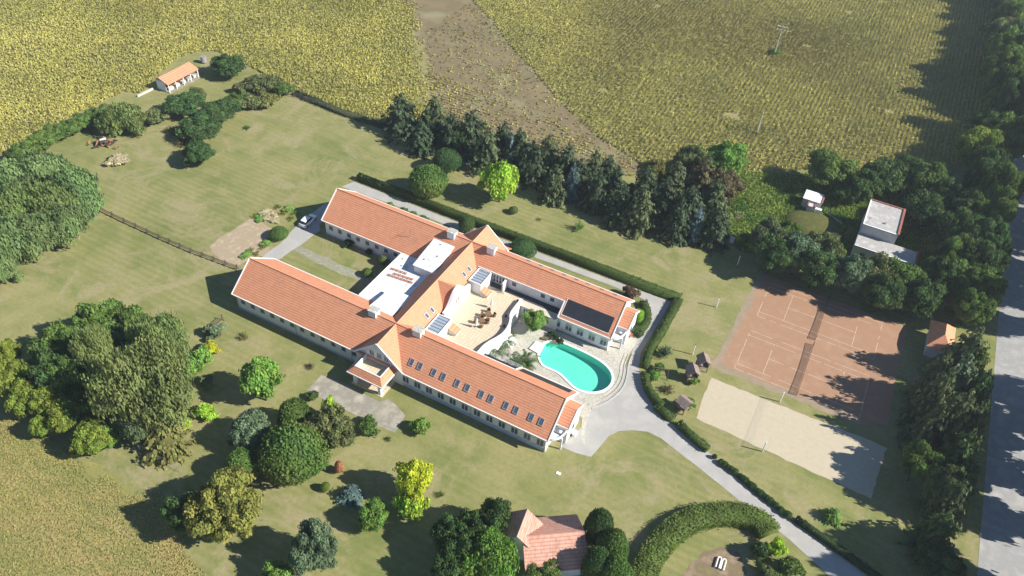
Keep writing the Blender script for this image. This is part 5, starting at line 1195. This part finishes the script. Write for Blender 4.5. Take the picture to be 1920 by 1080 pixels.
c = at(1386,402); r = empty('inspection_pit', c, .3, 'low frame with white pegs in the rough grass', 'frame')
for k in range(4): MB().box(-1+.6*k-.06,-1+.6*k+.06,-.06,.06,0,.7).build('peg', M['trim'], r)
MB().box(-.9,.9,-2.2,-.3,0,.25).build('pit_cover', M['wood'], r)
# kiosk
r = empty('kiosk', (28.9,128.2,0), 0, 'small kiosk with orange hipped tile roof at the corner of the clay court', 'kiosk')
MB().box(-1.7,1.7,-3.2,3.2,0,3.0).build('wall', M['greywall'], r)
ro = MB(); e = [(-2.25,-3.9,2.9),(2.25,-3.9,2.9),(2.25,3.9,2.9),(-2.25,3.9,2.9)]; ra, rb_ = (0,-1.6,5.0), (0,1.6,5.0)
ro.plate([e[0],e[1],ra],.1).plate([e[1],e[2],rb_,ra],.1).plate([e[2],e[3],rb_],.1).plate([e[3],e[0],ra,rb_],.1); ro.build('roof', M['tiley'], r)
wn2 = MB().box(-1.76,-1.702,-1,.4,1,2.2).build('window', M['greyframe'], r); MB().box(.2,1.2,-3.26,-3.202,0,2.1).build('door', M['white'], r)
# cottage
def gable_roof(P0, P1, hw, ez, rz, name, r, th=.16, ov=.0):
    P0 = Vector((*P0, 0)); P1 = Vector((*P1, 0)); d = (P1-P0).normalized(); s = Vector((-d.y, d.x, 0)); m = MB()
    for sg in (-1,1): m.plate([P0+Vector((0,0,rz)), P1+Vector((0,0,rz)), P1+s*sg*hw+Vector((0,0,ez)), P0+s*sg*hw+Vector((0,0,ez))], th)
    m.build(name, M['tilep'], r); w = MB(); i = .35; a, b = P0+d*i, P1-d*i; q = [a-s*(hw-.4), b-s*(hw-.4), b+s*(hw-.4), a+s*(hw-.4)]
    w.prism([(p.x,p.y) for p in q], 0, ez-.05); zt = rz-.35
    w.add([q[0]+Vector((0,0,ez-.05)), q[3]+Vector((0,0,ez-.05)), a+Vector((0,0,zt)), q[1]+Vector((0,0,ez-.05)), q[2]+Vector((0,0,ez-.05)), b+Vector((0,0,zt))], [(0,1,2),(3,5,4),(0,2,5,3),(1,4,5,2)])
    w.build('wall', M['white'], r); return
cc = Vector((-17.5,54.0,0)); r = empty('cottage', cc, 0, 'old cottage with two worn pink tile roofs among trees at the bottom', 'cottage')
gp = lambda px, py, z: (at(px,py,z).x-cc.x, at(px,py,z).y-cc.y)
gable_roof(gp(989,954,6.2), gp(969,1006,6.2), 3.4, 3.0, 6.2, 'roof', r)
gable_roof(gp(979.8,1005,5.2), gp(1096.5,994.8,5.2), 4.2, 2.5, 5.2, 'roof', r)
# play area
def playhouse(px, py, rz, lab, s=1.0):
    c = at(px, py); r = empty('wooden_playhouse', c, rz, lab, 'playhouse', 'wooden playhouses'); 
    for x in (-.8,.8):
        for y in (-.8,.8): MB().box(x-.07,x+.07,y-.07,y+.07,0,2.5*s).build('post', M['wood'], r)
    MB().box(-.95,.95,-.95,.95,1.1*s,1.2*s).build('platform', M['plank'], r)
    for x in (-.86,.86): MB().box(x-.03,x+.03,-.72,.72,1.2*s,1.8*s).build('side_board', M['plank'], r)
    m = MB()
    for sg in (-1,1): m.plate([(0,-1.15,3.3*s),(0,1.15,3.3*s),(sg*1.15,1.15,2.4*s),(sg*1.15,-1.15,2.4*s)],.06)
    m.build('roof', M['plank'], r); l = MB()
    for y in (-.3,.3): l.bar((-.95,y,1.2*s),(-1.9,y,.05),.08)
    for k in range(4): l.bar((-1.1-.2*k,-.3,1.0*s-.25*k),(-1.1-.2*k,.3,1.0*s-.25*k),.06)
    l.build('ladder', M['wood'], r)
playhouse(1294,712,.55,'wooden playhouse with pitched plank roof, lower left of the pair'); playhouse(1314,692,.55,'wooden playhouse with pitched plank roof, upper right of the pair')
playhouse(1279,768,1.2,'single small wooden playhouse beside the curved hedge',.85)
a = at(1232,725); b = at(1262,760); c = (a+b)/2; rz = math.atan2((b-a).y,(b-a).x); r = empty('swing_set', at(1236,706), .3, 'wooden swing frame beside the clipped hedge', 'swing')
for x in (-1.3,1.3):
    for y in (-.6,.6): MB().bar((x,y,0),(x,0,2.1),.1).build('leg', M['wood'], r)
MB().bar((-1.5,0,2.12),(1.5,0,2.12),.12).build('crossbar', M['wood'], r); MB().bar((-.5,0,2.1),(-.5,0,.5),.03).bar((.1,0,2.1),(.1,0,.5),.03).build('rope', M['pole'], r); MB().box(-.6,.2,-.12,.12,.45,.5).build('seat', M['plank'], r)
# bench frame bottom right
c = at(1352,1056); r = empty('arched_trestle', c, .05, 'small white double frame on the bare ground inside the curved hedge', 'frame')
for x in (-.75,.35):
    m = MB(); 
    for k in range(8):
        a0, a1 = math.pi*k/8, math.pi*(k+1)/8; m.bar((x+.38*math.cos(a0)+.2,.5*math.sin(a0)+.6,.5),(x+.38*math.cos(a1)+.2,.5*math.sin(a1)+.6,.5),.26,.3)
    m.bar((x+.58,.6,.5),(x+.58,-1.8,.5),.26,.3).bar((x-.18,.6,.5),(x-.18,-1.8,.5),.26,.3); m.build('arch', M['trim'], r)
r.scale = (.62,.62,.62)
patch('bare_earth', jag(world([(1262,1110),(1290,1062),(1320,1035),(1352,1026),(1385,1036),(1400,1070),(1412,1110)]), .7, .25, 31), .012, plain('bare_earth', (.30,.22,.15), (.19,.15,.09), .5, 1, .05, c2=(.22,.19,.09), bs=.04))
# flag marker on lawn
c = at(1047,888); o = MB().box(-.35,.35,-.25,.25,0,.12).build('white_cover', M['trim']); o.location = c; tag(o, 'small white cover lying on the lawn below the garden wing', 'cover')

# fences
def rail_fence(pts, lab, hgt=1.15, step=2.6):
    P = [at(*q) for q in pts]; r = empty('rail_fence', P[0], 0, lab, 'fence'); rl = MB(); L = sum((b-a).length for a, b in zip(P[:-1],P[1:])); 
    for a, b in zip(P[:-1], P[1:]):
        for z in (.35,.7,1.0): rl.bar(a-P[0]+Vector((0,0,z*hgt/1.15)), b-P[0]+Vector((0,0,z*hgt/1.15)), .09)
        n = max(1, int((b-a).length/step)); d = (b-a).normalized(); s = Vector((-d.y,d.x,0))
        for i in range(n+1):
            p = a.lerp(b, i/n)-P[0]; MB().bar(p-s*.35, p+s*.12+Vector((0,0,hgt+.25)), .11).bar(p+s*.35, p-s*.12+Vector((0,0,hgt+.25)), .11).build('post', M['wood'], r)
    rl.build('rail', M['wood'], r)
rail_fence([(190,396),(235,418),(300,448),(360,474),(446,506)], 'long rustic rail fence crossing the lawn from the willows to the garden wing')
rail_fence([(326,678),(355,652)], 'short rail fence piece between the left grove and the yellow bush'); rail_fence([(386,628),(418,600)], 'short rail fence piece behind the grey-green shrub')
def wire_fence(pts, lab, hgt=1.5, step=3.2, mat='wood'):
    P = [at(*q) for q in pts]; r = empty('wire_fence', P[0], 0, lab, 'fence'); rl = MB()
    for a, b in zip(P[:-1], P[1:]):
        for z in (.4,.9,1.4): rl.bar(a-P[0]+Vector((0,0,z)), b-P[0]+Vector((0,0,z)), .03)
        n = max(1, int((b-a).length/step))
        for i in range(n): p = a.lerp(b, i/n)-P[0]; MB().bar(p, p+Vector((0,0,hgt)), .12).build('post', M[mat], r)
    rl.build('wire', M['metal'], r)
wire_fence([(551,182),(600,200),(650,220),(735,240)], 'wire fence with dark posts between the upper lawn and the crop')
wire_fence([(262,842),(290,860),(315,872),(342,888)], 'short wire fence with pale posts by the dry meadow', 1.2, 2.6, 'pole')
hedge('weed_strip', world([(553,176),(640,212),(735,243)]), 2.0, .7, 'oliveg', 'ragged strip of weeds along the wire fence by the crop', None, False, 14, .3, 'weeds', .2)

# poles in the field
for px, py, h_, lab, cross in ((1451,104,9.2,'tall pale power pole with a crossarm standing in the right hand crop',True),(1419,249,6.0,'shorter pale pole without a crossarm in the right hand crop',False)):
    c = at(px,py); r = empty('utility_pole', c, 0, lab, 'utility pole'); MB().cyl((0,0,0),(0,0,h_),.17,.11,10).build('pole', M['pole'], r)
    if cross:
        MB().bar((-1.6,.0,h_-.25),(1.6,.0,h_-.25),.18).build('crossarm', M['trim'], r)
        for x in (-1.4,0,1.4): MB().cyl((x,0,h_-.15),(x,0,h_+.25),.08,.05).build('insulator', M['stone'], r)
        bush = T('shrub', 1453,98, 12, 1.6, 'mid', 'green bush at the foot of the tall power pole')

# car
c = at(578,419); c = Vector((-91.7, 96.2, .018)); rz = math.radians(93)
r = empty('parked_car', c, rz, 'white hatchback parked at the end of the path beside the tiled wing', 'car')
W_ = .88
def loft(name, secs, mat, par):
    m = MB(); n = len(secs[0]); vs = [p for s in secs for p in s]; fs = []
    for j in range(len(secs)-1):
        for i in range(n-1): fs.append((j*n+i, j*n+i+1, (j+1)*n+i+1, (j+1)*n+i))
    fs += [tuple(range(n))[::-1], tuple(range((len(secs)-1)*n, len(secs)*n))]
    m.add(vs, fs); o = m.build(name, mat, par, True); o.modifiers.new('e','EDGE_SPLIT').split_angle = math.radians(40); return o
def sec(x, w, z0, z1): return [(x,-w*.96,z0),(x,-w,z0+.18),(x,-w,z1-.16),(x,-w*.86,z1),(x,w*.86,z1),(x,w,z1-.16),(x,w,z0+.18),(x,w*.96,z0)]
loft('body', [sec(-2.15,.74,.35,.72), sec(-2.05,.84,.22,.92), sec(-1.2,.88,.20,.96), sec(.6,.88,.20,.96), sec(1.0,.87,.20,.93), sec(1.9,.80,.22,.76), sec(2.15,.68,.32,.62)], M['carpaint'], r)
def sec2(x, w, z1): return [(x,-w,.93),(x,-w*.86,z1-.05),(x,-w*.7,z1),(x,w*.7,z1),(x,w*.86,z1-.05),(x,w,.93)]
loft('windows', [sec2(-1.95,.74,.96), sec2(-1.5,.76,1.36), sec2(-.4,.78,1.455), sec2(.25,.77,1.42), sec2(1.05,.76,.97)], M['carglass'], r)
loft('roof', [[(x,-w,z-.03),(x,-w*.9,z+.03),(x,w*.9,z+.03),(x,w,z-.03)] for x,w,z in ((-1.55,.60,1.36),(-1.3,.64,1.42),(-.4,.66,1.47),(.2,.62,1.44))], M['carpaint'], r)
for x in (-1.35,1.35):
    for s in (-1,1):
        tw = MB().cyl((x,s*.72,.31),(x,s*.90,.31),.31,n=18).build('wheel', M['rubber'], r); MB().cyl((x,s*.895,.31),(x,s*.915,.31),.20,n=12).build('rim', M['metal'], tw)
for s in (-1,1):
    MB().box(1.98,2.12,s*.62-.14,s*.62+.14,.56,.70).build('headlight', M['lamp'], r); MB().box(-2.14,-2.02,s*.66-.12,s*.66+.12,.62,.82).build('tail_light', M['red'], r)
    MB().box(.62,.78,s*.99-.09,s*.99+.07,.95,1.08).build('mirror', M['carpaint'], r)

# ------------------------------------------------------------------ air
hz_ = MB().box(-330, 75, -15, 480, -2.6, 104.5)
hm = bpy.data.materials.new('thin_haze'); hm.use_nodes = True; hn = hm.node_tree; hn.nodes.remove(hn.nodes['Principled BSDF'])
pv = hn.nodes.new('ShaderNodeVolumePrincipled'); pv.inputs['Color'].default_value = (.86,.92,1,1); pv.inputs['Density'].default_value = .00022; pv.inputs['Anisotropy'].default_value = .2
hn.links.new(pv.outputs[0], hn.nodes['Material Output'].inputs['Volume'])
ho = hz_.build('haze', hm); ho['kind'] = 'stuff'; ho['label'] = 'thin pale summer haze over the whole estate'; ho['category'] = 'haze'
